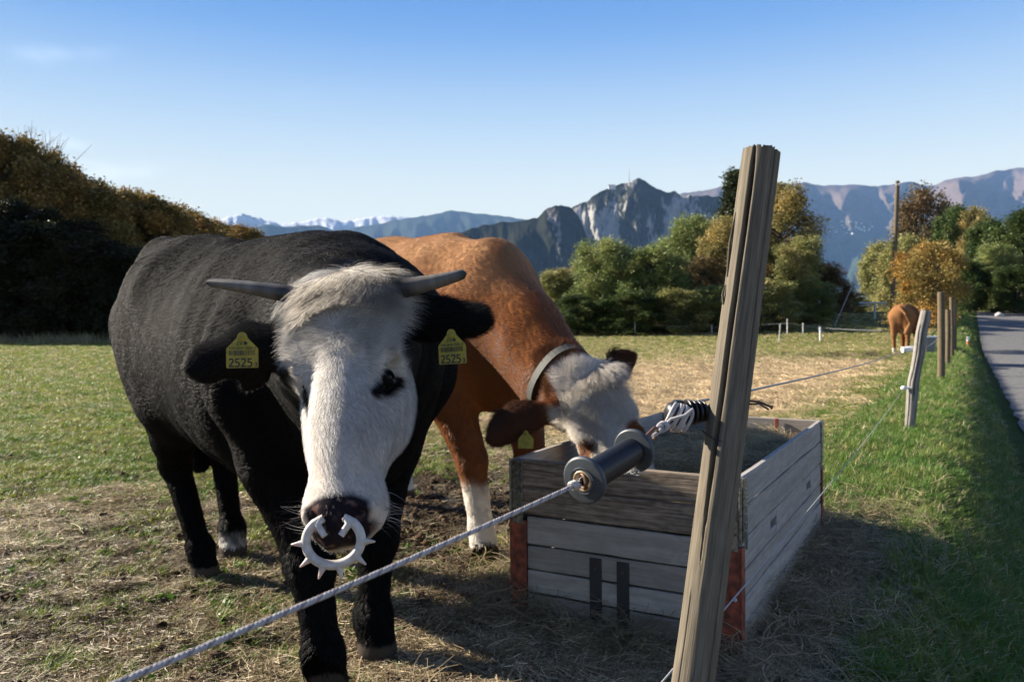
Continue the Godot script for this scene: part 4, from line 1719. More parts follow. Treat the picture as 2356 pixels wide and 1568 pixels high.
func build_bull() -> void:
	M.hide = tinted(0.8, 0.12)
	M.coat = tinted(0.55, 0.30)
	M.black_coat = tinted(0.48, 0.15)
	M.coat.cull_mode = BaseMaterial3D.CULL_DISABLED
	M.white_coat = tinted(0.55, 0.35)
	M.white_coat.backlight_enabled = true
	M.white_coat.backlight = Color(0.3, 0.3, 0.3).linear_to_srgb()
	M.eye = paint(Color(0.006, 0.005, 0.004), 0.05, 0.0, 0.22)
	M.horn = paint(Color(1, 1, 1), 0.55)
	var origin := Vector3(-0.85, 0, -2.815)
	var turn := -atan2(0.803, 0.597)
	var bull := thing("bull", "black bull with a white face, short horns and a shaggy forelock looking at the camera", "bull", origin, turn)
	var inv := bull.transform.affine_inverse()
	var b := Beast.new()
	b.ripple.seed = 4
	b.ripple.frequency = 4.2
	b.ripple.fractal_octaves = 2
	b.ripple_amp = 0.011
	var V := func(x, y, z): return Vector3(x, y, z)
	# trunk
	b.bone(Vector3(-0.83, 1.175, 0.12), Vector3(-0.48, 1.075, 0.08), 0.18, 0.255, 0.14, 0.94)
	b.bone(Vector3(-0.42, 0.945, 0.08), Vector3(0.22, 0.895, 0.0), 0.375, 0.395, 0.12, 1.18)
	b.bone(Vector3(0.18, 0.92, 0.0), Vector3(0.60, 0.925, 0.0), 0.375, 0.315, 0.12, 1.12)
	b.bone(Vector3(0.36, 1.10, 0.0), Vector3(0.58, 1.10, 0.02), 0.165, 0.155, 0.12)
	# hip bones and spine ridge
	b.bone(Vector3(-0.52, 1.19, 0.28), Vector3(-0.42, 1.15, 0.26), 0.06, 0.08, 0.10)
	b.bone(Vector3(-0.86, 1.31, 0.15), Vector3(-0.2, 1.265, 0.06), 0.07, 0.06, 0.10)
	# neck, crest, brisket
	b.bone(Vector3(0.58, 1.00, 0.02), Vector3(0.92, 1.00, 0.12), 0.275, 0.215, 0.10, 1.1)
	b.bone(Vector3(0.92, 1.00, 0.12), Vector3(1.16, 0.995, 0.25), 0.215, 0.150, 0.10)
	b.bone(Vector3(0.45, 1.13, 0.0), Vector3(1.14, 1.075, 0.24), 0.13, 0.085, 0.08)
	b.bone(Vector3(0.66, 0.70, 0.0), Vector3(0.98, 0.80, 0.14), 0.16, 0.10, 0.10)
	# shoulder blades and the hollow before the hip
	b.bone(Vector3(0.36, 1.16, 0.17), Vector3(0.56, 0.86, 0.27), 0.06, 0.11, 0.05)
	b.bone(Vector3(0.36, 1.16, -0.17), Vector3(0.56, 0.86, -0.27), 0.06, 0.11, 0.05)
	# forelegs
	for s in [[0.16, Vector3(0.53, 0.93, 0.205), Vector3(0.55, 0.66, 0.185), Vector3(0.66, 0.365, 0.14), Vector3(0.715, 0.125, 0.12), Vector3(0.745, 0.03, 0.12)], [0.16, Vector3(0.53, 0.93, -0.205), Vector3(0.50, 0.66, -0.18), Vector3(0.525, 0.365, -0.14), Vector3(0.54, 0.125, -0.123), Vector3(0.565, 0.03, -0.123)]]:
		b.bone(s[1], s[2], 0.170, 0.112, 0.09)
		b.bone(s[2], s[3], 0.102, 0.060, 0.05)
		b.bone(s[3], s[3] + Vector3(0.012, 0.0, 0), 0.066, 0.06, 0.03)
		b.bone(s[3], s[4], 0.054, 0.043, 0.03)
		b.bone(s[4], s[4] + Vector3(0.004, -0.01, 0), 0.054, 0.052, 0.03)
		b.bone(s[4], s[5], 0.046, 0.060, 0.025)
	# hind legs
	for s in [[Vector3(-0.64, 1.0, 0.22), Vector3(-0.44, 0.74, 0.22), Vector3(-0.66, 0.46, 0.17), Vector3(-0.55, 0.125, 0.10), Vector3(-0.525, 0.03, 0.095)], [Vector3(-0.72, 1.0, -0.02), Vector3(-0.60, 0.74, -0.07), Vector3(-0.87, 0.46, -0.09), Vector3(-0.775, 0.125, -0.088), Vector3(-0.75, 0.03, -0.086)]]:
		b.bone(s[0], s[1], 0.19, 0.125, 0.10)
		b.bone(s[0] + Vector3(-0.12, 0.0, 0), s[2] + Vector3(0.02, 0.12, 0.02), 0.15, 0.085, 0.08)
		b.bone(s[1], s[2], 0.110, 0.056, 0.06)
		b.bone(s[2], s[2] + Vector3(-0.02, 0.03, 0), 0.060, 0.045, 0.03)
		b.bone(s[2], s[3], 0.053, 0.042, 0.03)
		b.bone(s[3], s[3] + Vector3(0.004, -0.01, 0), 0.052, 0.050, 0.03)
		b.bone(s[3], s[4], 0.044, 0.058, 0.025)
	# tail
	b.bone(Vector3(-0.93, 1.31, 0.12), Vector3(-1.00, 1.10, 0.05), 0.05, 0.034, 0.05)
	b.bone(Vector3(-1.00, 1.10, 0.05), Vector3(-0.96, 0.62, 0.0), 0.034, 0.026, 0.03)
	b.bone(Vector3(-0.96, 0.62, 0.0), Vector3(-0.93, 0.40, 0.0), 0.032, 0.045, 0.03)

	# head
	var o_w := at(784, 640, 1.60)
	var m_w := at(764, 1215, 1.335)
	var n_w := (m_w - o_w).normalized()
	var f_w := Vector3(-0.10, 0.0, 0.985)
	f_w = (f_w - n_w * f_w.dot(n_w)).normalized()
	var l_w := f_w.cross(n_w)
	b.ho = inv * o_w
	b.hn = inv.basis * n_w
	b.hf = inv.basis * f_w
	b.hl = inv.basis * l_w
	b.hs = o_w.distance_to(m_w) / 0.515
	cow_head(b)
	# ears: base, out, across, facing, length, half width, thickness
	for s in [-1.0, 1.0]:
		var out := (Vector3(s * 0.98, 0.06, 0.17) if s < 0 else Vector3(s * 0.97, -0.10, 0.11)).normalized()
		var face := Vector3(s * 0.10, 0.86, 0.50)
		face = (face - out * face.dot(out)).normalized()
		var acr: Vector3 = out.cross(face) * s
		var base := Vector3(s * 0.088, -0.088, 0.068)
		b.ears.append([b.from_head(base), b.hl * out.x + b.hf * out.y + b.hn * out.z, b.hl * acr.x + b.hf * acr.y + b.hn * acr.z, b.hl * face.x + b.hf * face.y + b.hn * face.z, 0.200 if s > 0 else 0.265, 0.066 if s > 0 else 0.060, 0.011])
	b.cut = 0.135
	var body := b.surface(Vector3(-1.12, -0.02, -0.45), Vector3(1.5, 1.42, 0.62), 0.0125, -1)
	var hc := b.from_head(Vector3(0, -0.08, 0.22))
	var head := b.surface(hc - Vector3(0.42, 0.42, 0.42), hc + Vector3(0.42, 0.42, 0.42), 0.0048, 1)
	var split := body.v.size()
	append(body, head)
	for i in body.v.size():
		var p := body.v[i]
		var k := bull_color(b, p)
		var sock := ss(0.13, 0.08, p.y) * ss(-0.3, -0.5, p.x) * (0.75 if p.z < 0.02 else 0.0) * ss(-0.2, 0.3, noise.get_noise_3d(p.x * 8.0, p.y * 8.0, p.z * 8.0))
		k = k.lerp(WHITE_COAT, sock)
		if p.y < 0.055:
			k = Color(0.06, 0.05, 0.04)
		body.c.append(scaled(k, skin_color_noise(p)))
	var skin := body.c.duplicate()
	for i in body.c.size():
		if body.c[i].g > 0.2:
			body.c[i] = body.c[i] * Color(0.66, 0.60, 0.55)
	put("body", body, M.hide, bull)
	body.c = skin
	add_eyes(bull, b, paint(Color(0.005, 0.0045, 0.0045), 0.7, 0.0, 0.15))

	# horns
	for s in [[at(690, 682, 1.61), at(560, 657, 1.625), at(474, 649, 1.66), 0.0195, 0.0085], [at(930, 662, 1.59), at(1012, 648, 1.575), at(1073, 627, 1.58), 0.0205, 0.0098]]:
		var g := Geo.new()
		var pts := PackedVector3Array()
		var rad := PackedFloat32Array()
		for i in 25:
			var t := i / 24.0
			var a: Vector3 = s[0].lerp(s[1], t).lerp(s[1].lerp(s[2], t), t)
			pts.append(inv * a)
			var r: float = lerpf(s[3], s[4], pow(t, 0.85)) * (1.0 + 0.045 * sin(t * 46.0 + 3.0 * sin(t * 9.0)) * pow(1.0 - t, 1.5))
			if t > 0.9:
				r *= sqrt(maxf(0.04, 1.0 - pow((t - 0.9) / 0.1, 2.0)))
			rad.append(r)
		g.tube(pts, rad, 22)
		for i in g.v.size():
			var t := clampf(g.v[i].distance_to(pts[0]) / pts[0].distance_to(pts[24]), 0.0, 1.0)
			var k := Color(0.045, 0.040, 0.036).lerp(Color(0.15, 0.138, 0.122), ss(0.1, 0.45, t)).lerp(Color(0.05, 0.055, 0.055), ss(0.82, 0.98, t))
			k = scaled(k, 0.85 + 0.3 * sin(t * 46.0 + 3.0 * sin(t * 9.0)) * (1.0 - t))
			g.c.append(scaled(k, 0.6 + 0.8 * (0.5 + 0.5 * fine.get_noise_3d(g.v[i].x * 30.0, g.v[i].y * 30.0, g.v[i].z * 30.0))))
		var hm := tinted(0.5, 0.4)
		put("horn", g, hm, bull)

	# coat
	var rng := RandomNumberGenerator.new()
	rng.seed = 8
	var where := []
	var tint := PackedColorArray()
	var hw := []
	var ht := PackedColorArray()
	for i in body.v.size():
		var p := body.v[i]
		var n := body.n[i]
		if p.y < 0.07 or n.length_squared() < 0.5:
			continue
		var q := b.to_head(p)
		if i < split:
			var flow := Vector3(-1.0, -0.55, 0.0) if p.y > 0.62 else Vector3(-0.15, -1.0, 0.0)
			flow += Vector3(noise.get_noise_3d(p.x * 3.0, p.y * 3.0, p.z * 3.0), noise.get_noise_3d(p.x * 3.0 + 9.0, p.y * 3.0, p.z * 3.0), 0.0) * 0.4
			var long := 1.0 + 0.5 * ss(0.65, 0.5, p.y) + 0.4 * ss(0.5, 0.9, p.x)
			var k := scaled(body.c[i], 1.3 * rng.randf_range(0.5, 1.6))
			where.append(fur_frame(p + Vector3(rng.randf_range(-1, 1), rng.randf_range(-1, 1), rng.randf_range(-1, 1)).slide(n) * 0.009, n, flow, long * rng.randf_range(0.8, 1.2), rng))
			tint.append(k)
		else:
			var eye := minf(q.distance_to(Vector3(0.093, -0.054, 0.211)), q.distance_to(Vector3(-0.093, -0.054, 0.211)))
			if eye < 0.015:
				continue
			var pad := ss(0.448, 0.462, q.z - 0.35 * maxf(0.0, absf(q.x) - 0.03)) * ss(-0.105, -0.080, q.y)
			if pad > 0.5 and rng.randf() < 0.93:
				continue
			var fl := Vector3(q.x * 1.2, 0.0, q.z - 0.17)
			var short := 1.0
			if q.z > 0.2:
				fl = Vector3(q.x * 1.6, 0, 0.07 + (q.z - 0.17))
			elif q.z < 0.06:
				fl = Vector3(q.x * 2.2, 0.02, 0.02)
			if absf(q.x) > 0.135:
				fl = Vector3(signf(q.x), 0, 0.25)
				short = 0.62
			fl += 0.35 * fl.length() * Vector3(noise.get_noise_3d(q.x * 16.0, q.y * 16.0, q.z * 16.0), 0, noise.get_noise_3d(q.x * 16.0 + 7.0, q.y * 16.0, q.z * 16.0))
			var flow := b.hl * fl.x + b.hf * fl.y + b.hn * fl.z
			var long := 0.85 + 0.55 * ss(0.16, 0.05, q.z) - 0.35 * ss(0.28, 0.42, q.z)
			var k := body.c[i]
			var white := k.g > 0.2
			k = scaled(k, (rng.randf_range(0.62, 1.15) * (0.78 + 0.5 * (0.5 + 0.5 * fine.get_noise_3d(q.x * 26.0, q.y * 26.0, q.z * 13.0)))) if white else rng.randf_range(0.6, 1.7))
			for copy in (1 if white else 1):
				hw.append(fur_frame(p, n, flow, short * long * rng.randf_range(0.75, 1.2), rng))
				ht.append(k)
	mass("coat", tuft(8, 0.0145, 0.0010, 0.17, 0.007, 3, 0.25), M.black_coat, where, tint, bull)
	mass("face_hair", tuft(5, 0.018, 0.0009, 0.34, 0.0024, 4, 0.25), M.white_coat, hw, ht, bull)

	# the forelock: long pale locks from the poll, black behind
	where = []
	tint = PackedColorArray()
	for i in 6600:
		var a := rng.randf_range(-1.0, 1.0)
		var s := rng.randf_range(-0.055, 0.075)
		var front := i >= 3400            # shorter hair that runs out over the forehead
		if front:
			s = 0.05 + 0.125 * pow(rng.randf(), 1.25)
		var p := b.from_head(Vector3(a * 0.100, -0.02 - 0.5 * maxf(0.0, -s - 0.01), s))
		for it in 2:
			var d := b.head_dist(b.to_head(p))
			p -= (b.hf * 0.75 - b.hn * (0.65 if not front else 0.1)).normalized() * d
		var wave := noise.get_noise_2d(a * 4.0, s * 22.0)
		var wave2 := noise.get_noise_2d(a * 6.0 + 40.0, s * 20.0)
		var fl := Vector3(a * 0.85 + wave * 1.3, 0.0, 0.70 + wave2 * 1.0)
		var dark := ss(-0.014, -0.034, s + 0.02 * wave)
		if dark > 0.5:
			fl = Vector3(a * 0.9 + wave * 1.5, 0.35, 0.15 + 0.9 * wave2)
		var n := (b.hf * 0.8 - b.hn * 0.6 + b.hl * a * 0.5).normalized()
		if front:
			n = (b.hf - b.hn * 0.1 + b.hl * a * 0.4).normalized()
			fl = Vector3(a * 1.1 + wave * 1.3, 0.0, -0.25 + wave2 * 0.9 + 6.0 * (s - 0.15))
		var flow := b.hl * fl.x + b.hf * fl.y + b.hn * fl.z
		var size := rng.randf_range(0.7, 1.35)
		if front:
			size *= lerpf(1.05, 0.5, (s - 0.05) / 0.125)
		elif dark < 0.5:
			size *= lerpf(1.0, 0.85, ss(0.0, 0.075, s)) * (1.0 - 0.45 * ss(0.6, 1.0, absf(a)))
		where.append(fur_frame(p, n, flow, size, rng))
		var k := WHITE_COAT.lerp(Color(0.60, 0.50, 0.35), rng.randf() * (0.75 if not front else 0.3))
		k = scaled(k, 0.30 + 1.25 * (0.5 + 0.5 * fine.get_noise_2d(a * 9.0, s * 60.0)))
		if s < 0.03 and rng.randf() < 0.16:
			k = Color(0.10, 0.095, 0.09)
		k = k.lerp(Color(0.016, 0.015, 0.016), dark)
		tint.append(scaled(k, rng.randf_range(0.6, 1.1)))
	mass("forelock", tuft(9, 0.056, 0.0010, 0.27, 0.0035, 9, 0.6), M.white_coat, where, tint, bull)

	# whiskers round the muzzle and lashes
	where = []
	tint = PackedColorArray()
	for i in 90:
		var s := -1.0 if i % 2 == 0 else 1.0
		var q := Vector3(s * rng.randf_range(0.055, 0.085), rng.randf_range(-0.13, -0.05), rng.randf_range(0.43, 0.5))
		var p := b.from_head(q)
		for it in 3:
			p -= b.hl * s * b.head_dist(b.to_head(p))
		var out := (b.hl * s * 1.0 + b.hn * rng.randf_range(-0.2, 0.7) + b.hf * rng.randf_range(-0.3, 0.5)).normalized()
		where.append(Transform3D(basis_from(out, b.hf.slide(out).normalized()).scaled_local(Vector3.ONE * rng.randf_range(0.5, 1.2)), p))
		tint.append(scaled(Color(0.6, 0.58, 0.55) if rng.randf() < 0.5 else Color(0.03, 0.03, 0.03), 1.0))
	mass("whiskers", tuft(1, 0.055, 0.0006, 0.15, 0.0, 14, 0.5), M.coat, where, tint, bull)

	build_ear_tags(b, bull)
	build_nose_ring(b, bull)


# yellow plastic tags: digits, a bar code and small print stand on the face as thin dark plastic
func build_ear_tags(b: Beast, bull: Node3D) -> void:
	var yellow := paint(Color(0.34, 0.28, 0.013), 0.5)
	yellow.albedo_texture = cloud_picture(61, 0.04, Color(0.72, 0.72, 0.7), Color(1, 1, 1), 128)
	yellow.uv1_triplanar = true
	yellow.uv1_scale = Vector3(8, 8, 8)
	M.tag_yellow = yellow
	M.tag_ink = paint(Color(0.016, 0.016, 0.014), 0.6)
	# [picture position of the tag's middle, distance, width in metres, turn about the upright, roll, label]
	for s in [[557, 808, 1.565, 0.060, 0.03, 0.0, "yellow ear tag reading 2525 in the bull's ear at the left, facing the camera"], [1040, 800, 1.555, 0.058, -0.42, 0.06, "yellow ear tag reading 2525 in the bull's ear before the brown cow"]]:
		var c := at(s[0], s[1], s[2])
		var node := thing("ear_tag", s[6], "ear tag", c)
		var face := (Vector3(0, EYE, 0) - c).normalized()
		var x := Vector3.UP.cross(face).normalized()
		var y := face.cross(x)
		node.basis = Basis(x, y, face) * Basis(Vector3.UP, s[4]) * Basis(Vector3.BACK, s[5])
		tag_plate(node, s[3], true)


func tag_plate(node: Node3D, w: float, printed: bool) -> void:
	var h := w * 1.02
	# outline: square shoulders narrowing to a neck with the stud
	var pts := PackedVector2Array()
	for p in [[-0.5, -0.5], [-0.47, -0.53], [0.47, -0.53], [0.5, -0.5], [0.5, 0.06], [0.47, 0.12], [0.24, 0.36], [0.17, 0.44], [0.13, 0.56], [0.06, 0.62], [-0.06, 0.62], [-0.13, 0.56], [-0.17, 0.44], [-0.24, 0.36], [-0.47, 0.12], [-0.5, 0.06]]:
		pts.append(Vector2(p[0] * w, p[1] * h))
	var g := Geo.new()
	var tris := Geometry2D.triangulate_polygon(pts)
	for z in [0.0011, -0.0011]:
		for i in range(0, tris.size(), 3):
			g.flat_tri(Vector3(pts[tris[i]].x, pts[tris[i]].y, z), Vector3(pts[tris[i + 1]].x, pts[tris[i + 1]].y, z), Vector3(pts[tris[i + 2]].x, pts[tris[i + 2]].y, z))
	for i in pts.size():
		var p := pts[i]
		var q := pts[(i + 1) % pts.size()]
		g.flat_quad(Vector3(p.x, p.y, 0.0011), Vector3(q.x, q.y, 0.0011), Vector3(q.x, q.y, -0.0011), Vector3(p.x, p.y, -0.0011))
	put("plate", g, M.tag_yellow, node)
	g = Geo.new()
	g.lathe(Vector3(0.0, 0.40 * h, 0.0012), Vector3.BACK, PackedVector2Array([Vector2(0, 0.006), Vector2(0.0015, 0.0055), Vector2(0.003, 0.0025), Vector2(0.0032, 0)]), 18)
	put("stud", g, M.tag_yellow, node)
	if not printed:
		return
	letters(node, "2525", Vector3(-0.06 * w, -0.36 * h, 0.0014), 0.30 * h, w * 0.74)
	letters(node, "3", Vector3(0.42 * w, -0.43 * h, 0.0014), 0.15 * h, w * 0.085)
	letters(node, "120 1876 2525 3", Vector3(0.0, 0.105 * h, 0.0014), 0.085 * h, w * 0.84)
	letters(node, "CH", Vector3(-0.08 * w, 0.245 * h, 0.0014), 0.11 * h, w * 0.17)
	g = Geo.new()
	g.lathe(Vector3(0.1 * w, 0.265 * h, 0.0012), Vector3.BACK, PackedVector2Array([Vector2(0, 0.06 * w), Vector2(0.0004, 0.058 * w), Vector2(0.0004, 0)]), 14)
	put("printed_mark", g, M.tag_ink, node)
	var rng := RandomNumberGenerator.new()
	rng.seed = 99
	var x := -0.41 * w
	g = Geo.new()
	while x < 0.40 * w:
		var bw := rng.randf_range(0.006, 0.020) * w
		g.box(Vector3(x + bw * 0.5, -0.045 * h, 0.0013), Vector3(bw, 0.16 * h, 0.0004), Basis(), 0.0)
		x += bw + rng.randf_range(0.008, 0.02) * w
	put("bar_code", g, M.tag_ink, node).set_meta("kind", "stuff")


func letters(node: Node3D, text: String, where: Vector3, high: float, wide: float) -> void:
	var f := SystemFont.new()
	f.font_names = PackedStringArray(["Droid Sans"])
	f.font_weight = 700
	var t := TextMesh.new()
	t.font = f
	t.text = text
	t.font_size = 64
	t.pixel_size = 0.001
	t.depth = 0.004
	t.curve_step = 2.0
	var o := put("printed_number", t, M.tag_ink, node)
	var box := t.get_aabb()
	o.position = where
	o.scale = Vector3(wide / maxf(box.size.x, 0.001), high / maxf(box.size.y, 0.001), 0.1)
	o.position -= Vector3(box.get_center().x * o.scale.x, box.get_center().y * o.scale.y, 0)


func build_nose_ring(b: Beast, bull: Node3D) -> void:
	var c := at(767, 1243, 1.335)
	var ring := thing("nose_ring", "white plastic spiked weaning ring hanging from the bull's nostrils", "nose ring", c)
	var face := Vector3(0.02, 0.22, 1.0).normalized()
	var x := Vector3.UP.cross(face).normalized()
	ring.basis = Basis(x, face.cross(x), face) * Basis(Vector3.BACK, 0.03)
	var white := paint(Color(0.60, 0.59, 0.56), 0.4)
	white.albedo_texture = cloud_picture(71, 0.03, Color(0.8, 0.78, 0.74), Color(1, 1, 1), 128)
	white.uv1_triplanar = true
	white.uv1_scale = Vector3(14, 14, 14)
	white.subsurf_scatter_enabled = true
	white.subsurf_scatter_strength = 0.15
	var g := Geo.new()
	var pts := PackedVector3Array()
	var rad := PackedFloat32Array()
	var R := 0.0455
	for i in 61:
		var t := i / 60.0
		# from the left tip inside, round the bottom, to the right tip inside
		var a := deg_to_rad(lerpf(112.0, 428.0, t))
		pts.append(Vector3(cos(a) * R * 1.02, sin(a) * R * 0.88, 0))
		rad.append(0.0082 if absf(t - 0.5) < 0.44 else 0.0072)
	g.tube(pts, rad, 16, true, 1.0)
	put("ring", g, white, ring)
	# the inward prongs that sit in the nostrils
	for s in [-1.0, 1.0]:
		g = Geo.new()
		g.tube(PackedVector3Array([Vector3(s * 0.020, 0.037, 0.0), Vector3(s * 0.026, 0.026, 0.004), Vector3(s * 0.0135, 0.008, 0.006)]), PackedFloat32Array([0.0072, 0.0066, 0.0056]), 12)
		put("prong", g, white, ring)
	for a in [184.0, 222.0, 252.0, 281.0, 318.0, 356.0]:
		var d := Vector3(cos(deg_to_rad(a)) * 1.0, sin(deg_to_rad(a)) * 0.9, 0.0).normalized()
		g = Geo.new()
		g.lathe(Vector3(d.x * R * 1.02, d.y * R * 0.9, 0) + d * 0.005, d + Vector3(0, 0, 0.12), PackedVector2Array([Vector2(0, 0.0068), Vector2(0.008, 0.0042), Vector2(0.019, 0.0016), Vector2(0.0202, 0.0)]), 12, true)
		put("spike", g, white, ring)


const RED_COAT := Color(0.225, 0.082, 0.028)
const CREAM_COAT := Color(0.72, 0.67, 0.59)


func cow_color(b: Beast, p: Vector3) -> Color:
	var q := b.to_head(p)
	var blotch := noise.get_noise_3d(p.x * 2.5, p.y * 2.5, p.z * 2.5)
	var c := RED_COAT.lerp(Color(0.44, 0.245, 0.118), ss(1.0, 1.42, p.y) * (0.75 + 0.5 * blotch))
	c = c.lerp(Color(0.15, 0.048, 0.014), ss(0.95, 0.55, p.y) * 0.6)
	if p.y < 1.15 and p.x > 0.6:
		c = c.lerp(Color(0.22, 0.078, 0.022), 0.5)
	if p.x < -0.72 and p.y > 1.25:
		c = c.lerp(CREAM_COAT, ss(-0.74, -0.84, p.x))
	var wob := 0.014 * noise.get_noise_3d(p.x * 12.0, p.y * 12.0, p.z * 12.0)
	var ax := absf(q.x)
	if q.z > -0.10 and q.z < 0.56 and ax < 0.15 and q.y > -0.24 and q.y < 0.10:
		var white := ss(-0.155, -0.130, q.y + wob) * ss(-0.05, -0.03, q.z + wob)
		white *= 1.0 - ss(0.082, 0.10, ax + wob) * ss(0.10, 0.07, q.z)
		var eye := Vector3((ax - 0.084) / 0.032, 0.0, (q.z - 0.214) / 0.030).length()
		white *= ss(0.85, 1.12, eye + wob * 14.0)
		c = c.lerp(CREAM_COAT, white)
	for e in b.ears:
		var u: float = (p - e[0]).dot(e[1]) / e[4]
		if u > 0.05 and b.ear_dist(p, e) < 0.012:
			c = c.lerp(Color(0.085, 0.034, 0.016), ss(0.05, 0.3, u))
	var sock := ss(0.36, 0.28, p.y + wob * 2.0)
	if p.y < 0.42:
		c = c.lerp(CREAM_COAT, sock)
	if p.y < 0.055:
		c = Color(0.09, 0.065, 0.045)
	# the pale belly and brisket edge
	c = c.lerp(CREAM_COAT, ss(0.62, 0.50, p.y) * ss(0.48, 0.52, p.y) * ss(0.3, 0.6, noise.get_noise_3d(p.x * 4.0, p.y * 4.0, p.z * 4.0)))
	return c


func build_brown_cow() -> void:
	var origin := Vector3(-0.45, 0, -4.10)
	var cow := thing("cow", "red brown cow with a cream face eating from the feed crate", "cow", origin, -atan2(0.823, 0.568))
	var inv := cow.transform.affine_inverse()
	M.red_coat = tinted(0.42, 0.5)
	var b := Beast.new()
	b.ripple.seed = 14
	b.ripple.frequency = 5.0
	b.ripple.fractal_octaves = 3
	b.ripple_amp = 0.004
	b.bone(Vector3(-0.74, 1.27, 0), Vector3(-0.38, 1.20, 0), 0.20, 0.265, 0.14, 0.88)
	b.bone(Vector3(-0.40, 1.06, 0), Vector3(0.22, 1.00, 0), 0.40, 0.42, 0.12, 1.10)
	b.bone(Vector3(0.20, 1.0, 0), Vector3(0.58, 0.99, 0), 0.40, 0.33, 0.12, 1.14)
	b.bone(Vector3(0.36, 1.235, 0), Vector3(0.66, 1.25, 0), 0.16, 0.145, 0.10)
	b.bone(Vector3(-0.80, 1.41, 0), Vector3(0.30, 1.385, 0), 0.06, 0.055, 0.08)
	b.bone(Vector3(-0.42, 1.38, 0.27), Vector3(-0.34, 1.33, 0.24), 0.05, 0.07, 0.09)
	# the shoulder blade
	b.bone(Vector3(0.36, 1.26, 0.16), Vector3(0.58, 0.92, 0.25), 0.07, 0.12, 0.05)
	# neck
	b.bone(Vector3(0.58, 1.08, 0.0), Vector3(0.88, 0.955, 0.01), 0.265, 0.195, 0.08, 1.3)
	b.bone(Vector3(0.88, 0.955, 0.01), Vector3(1.20, 0.76, 0.02), 0.195, 0.145, 0.08, 1.2)
	b.bone(Vector3(0.62, 1.30, 0.0), Vector3(1.25, 0.825, 0.03), 0.085, 0.06, 0.06)
	b.bone(Vector3(0.66, 0.78, 0.0), Vector3(1.02, 0.74, 0.01), 0.14, 0.08, 0.08, 1.3)
	for s in [[Vector3(0.50, 0.98, 0.20), Vector3(0.54, 0.74, 0.185), Vector3(0.645, 0.42, 0.115), Vector3(0.685, 0.13, 0.09), Vector3(0.71, 0.03, 0.09)], [Vector3(0.50, 0.98, -0.20), Vector3(0.58, 0.74, -0.19), Vector3(0.72, 0.42, -0.15), Vector3(0.75, 0.13, -0.13), Vector3(0.77, 0.03, -0.13)]]:
		b.bone(s[0], s[1], 0.18, 0.13, 0.08)
		b.bone(s[1], s[2], 0.112, 0.066, 0.05)
		b.bone(s[2], s[3], 0.064, 0.050, 0.03)
		b.bone(s[3], s[4], 0.056, 0.062, 0.025)
	for z in [0.2, -0.2]:
		b.bone(Vector3(-0.60, 1.10, z), Vector3(-0.42, 0.80, z), 0.19, 0.13, 0.10)
		b.bone(Vector3(-0.74, 1.10, z), Vector3(-0.66, 0.62, z * 0.9), 0.14, 0.085, 0.08)
		b.bone(Vector3(-0.42, 0.80, z), Vector3(-0.66, 0.50, z * 0.85), 0.12, 0.062, 0.06)
		b.bone(Vector3(-0.66, 0.50, z * 0.85), Vector3(-0.58, 0.13, z * 0.8), 0.062, 0.046, 0.03)
		b.bone(Vector3(-0.58, 0.13, z * 0.8), Vector3(-0.55, 0.03, z * 0.8), 0.052, 0.058, 0.025)
	b.bone(Vector3(-0.90, 1.36, 0), Vector3(-0.98, 0.70, 0.02), 0.045, 0.028, 0.04)

	var o_w := at(1342, 862, 3.0)
	var n_w := Vector3(0.36, -0.84, 0.40).normalized()
	var f_w := Vector3(-0.10, 0.20, 0.97)
	f_w = (f_w - n_w * f_w.dot(n_w)).normalized()
	var l_w := f_w.cross(n_w)
	b.ho = inv * o_w
	b.hn = inv.basis * n_w
	b.hf = inv.basis * f_w
	b.hl = inv.basis * l_w
	b.hs = 1.16
	cow_head(b)
	for s in [[at(1285, 935, 2.93), at(1132, 1003, 2.86), Vector3(-0.15, -0.30, 0.94), 0.068], [at(1412, 868, 3.06), at(1443, 822, 3.10), Vector3(0.45, 0.0, 0.90), 0.060]]:
		var out: Vector3 = (s[1] - s[0]).normalized()
		var face: Vector3 = (s[2] - out * s[2].dot(out)).normalized()
		var acr: Vector3 = out.cross(face)
		b.ears.append([inv * s[0], inv.basis * out, inv.basis * acr, inv.basis * face, s[0].distance_to(s[1]) + 0.02, s[3], 0.012])
	b.cut = 0.12
	var body := b.surface(Vector3(-1.05, -0.02, -0.55), Vector3(1.5, 1.55, 0.55), 0.014, -1)
	var hc := b.from_head(Vector3(0, -0.08, 0.22))
	var head := b.surface(hc - Vector3(0.52, 0.52, 0.52), hc + Vector3(0.52, 0.52, 0.52), 0.0068, 1)
	var split := body.v.size()
	append(body, head)
	for i in body.v.size():
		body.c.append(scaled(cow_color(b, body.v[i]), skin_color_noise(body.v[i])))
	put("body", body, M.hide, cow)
	add_eyes(cow, b, paint(Color(0.03, 0.015, 0.010), 0.7, 0.0, 0.2))

	var rng := RandomNumberGenerator.new()
	rng.seed = 18
	var where := []
	var tint := PackedColorArray()
	var hw := []
	var ht := PackedColorArray()
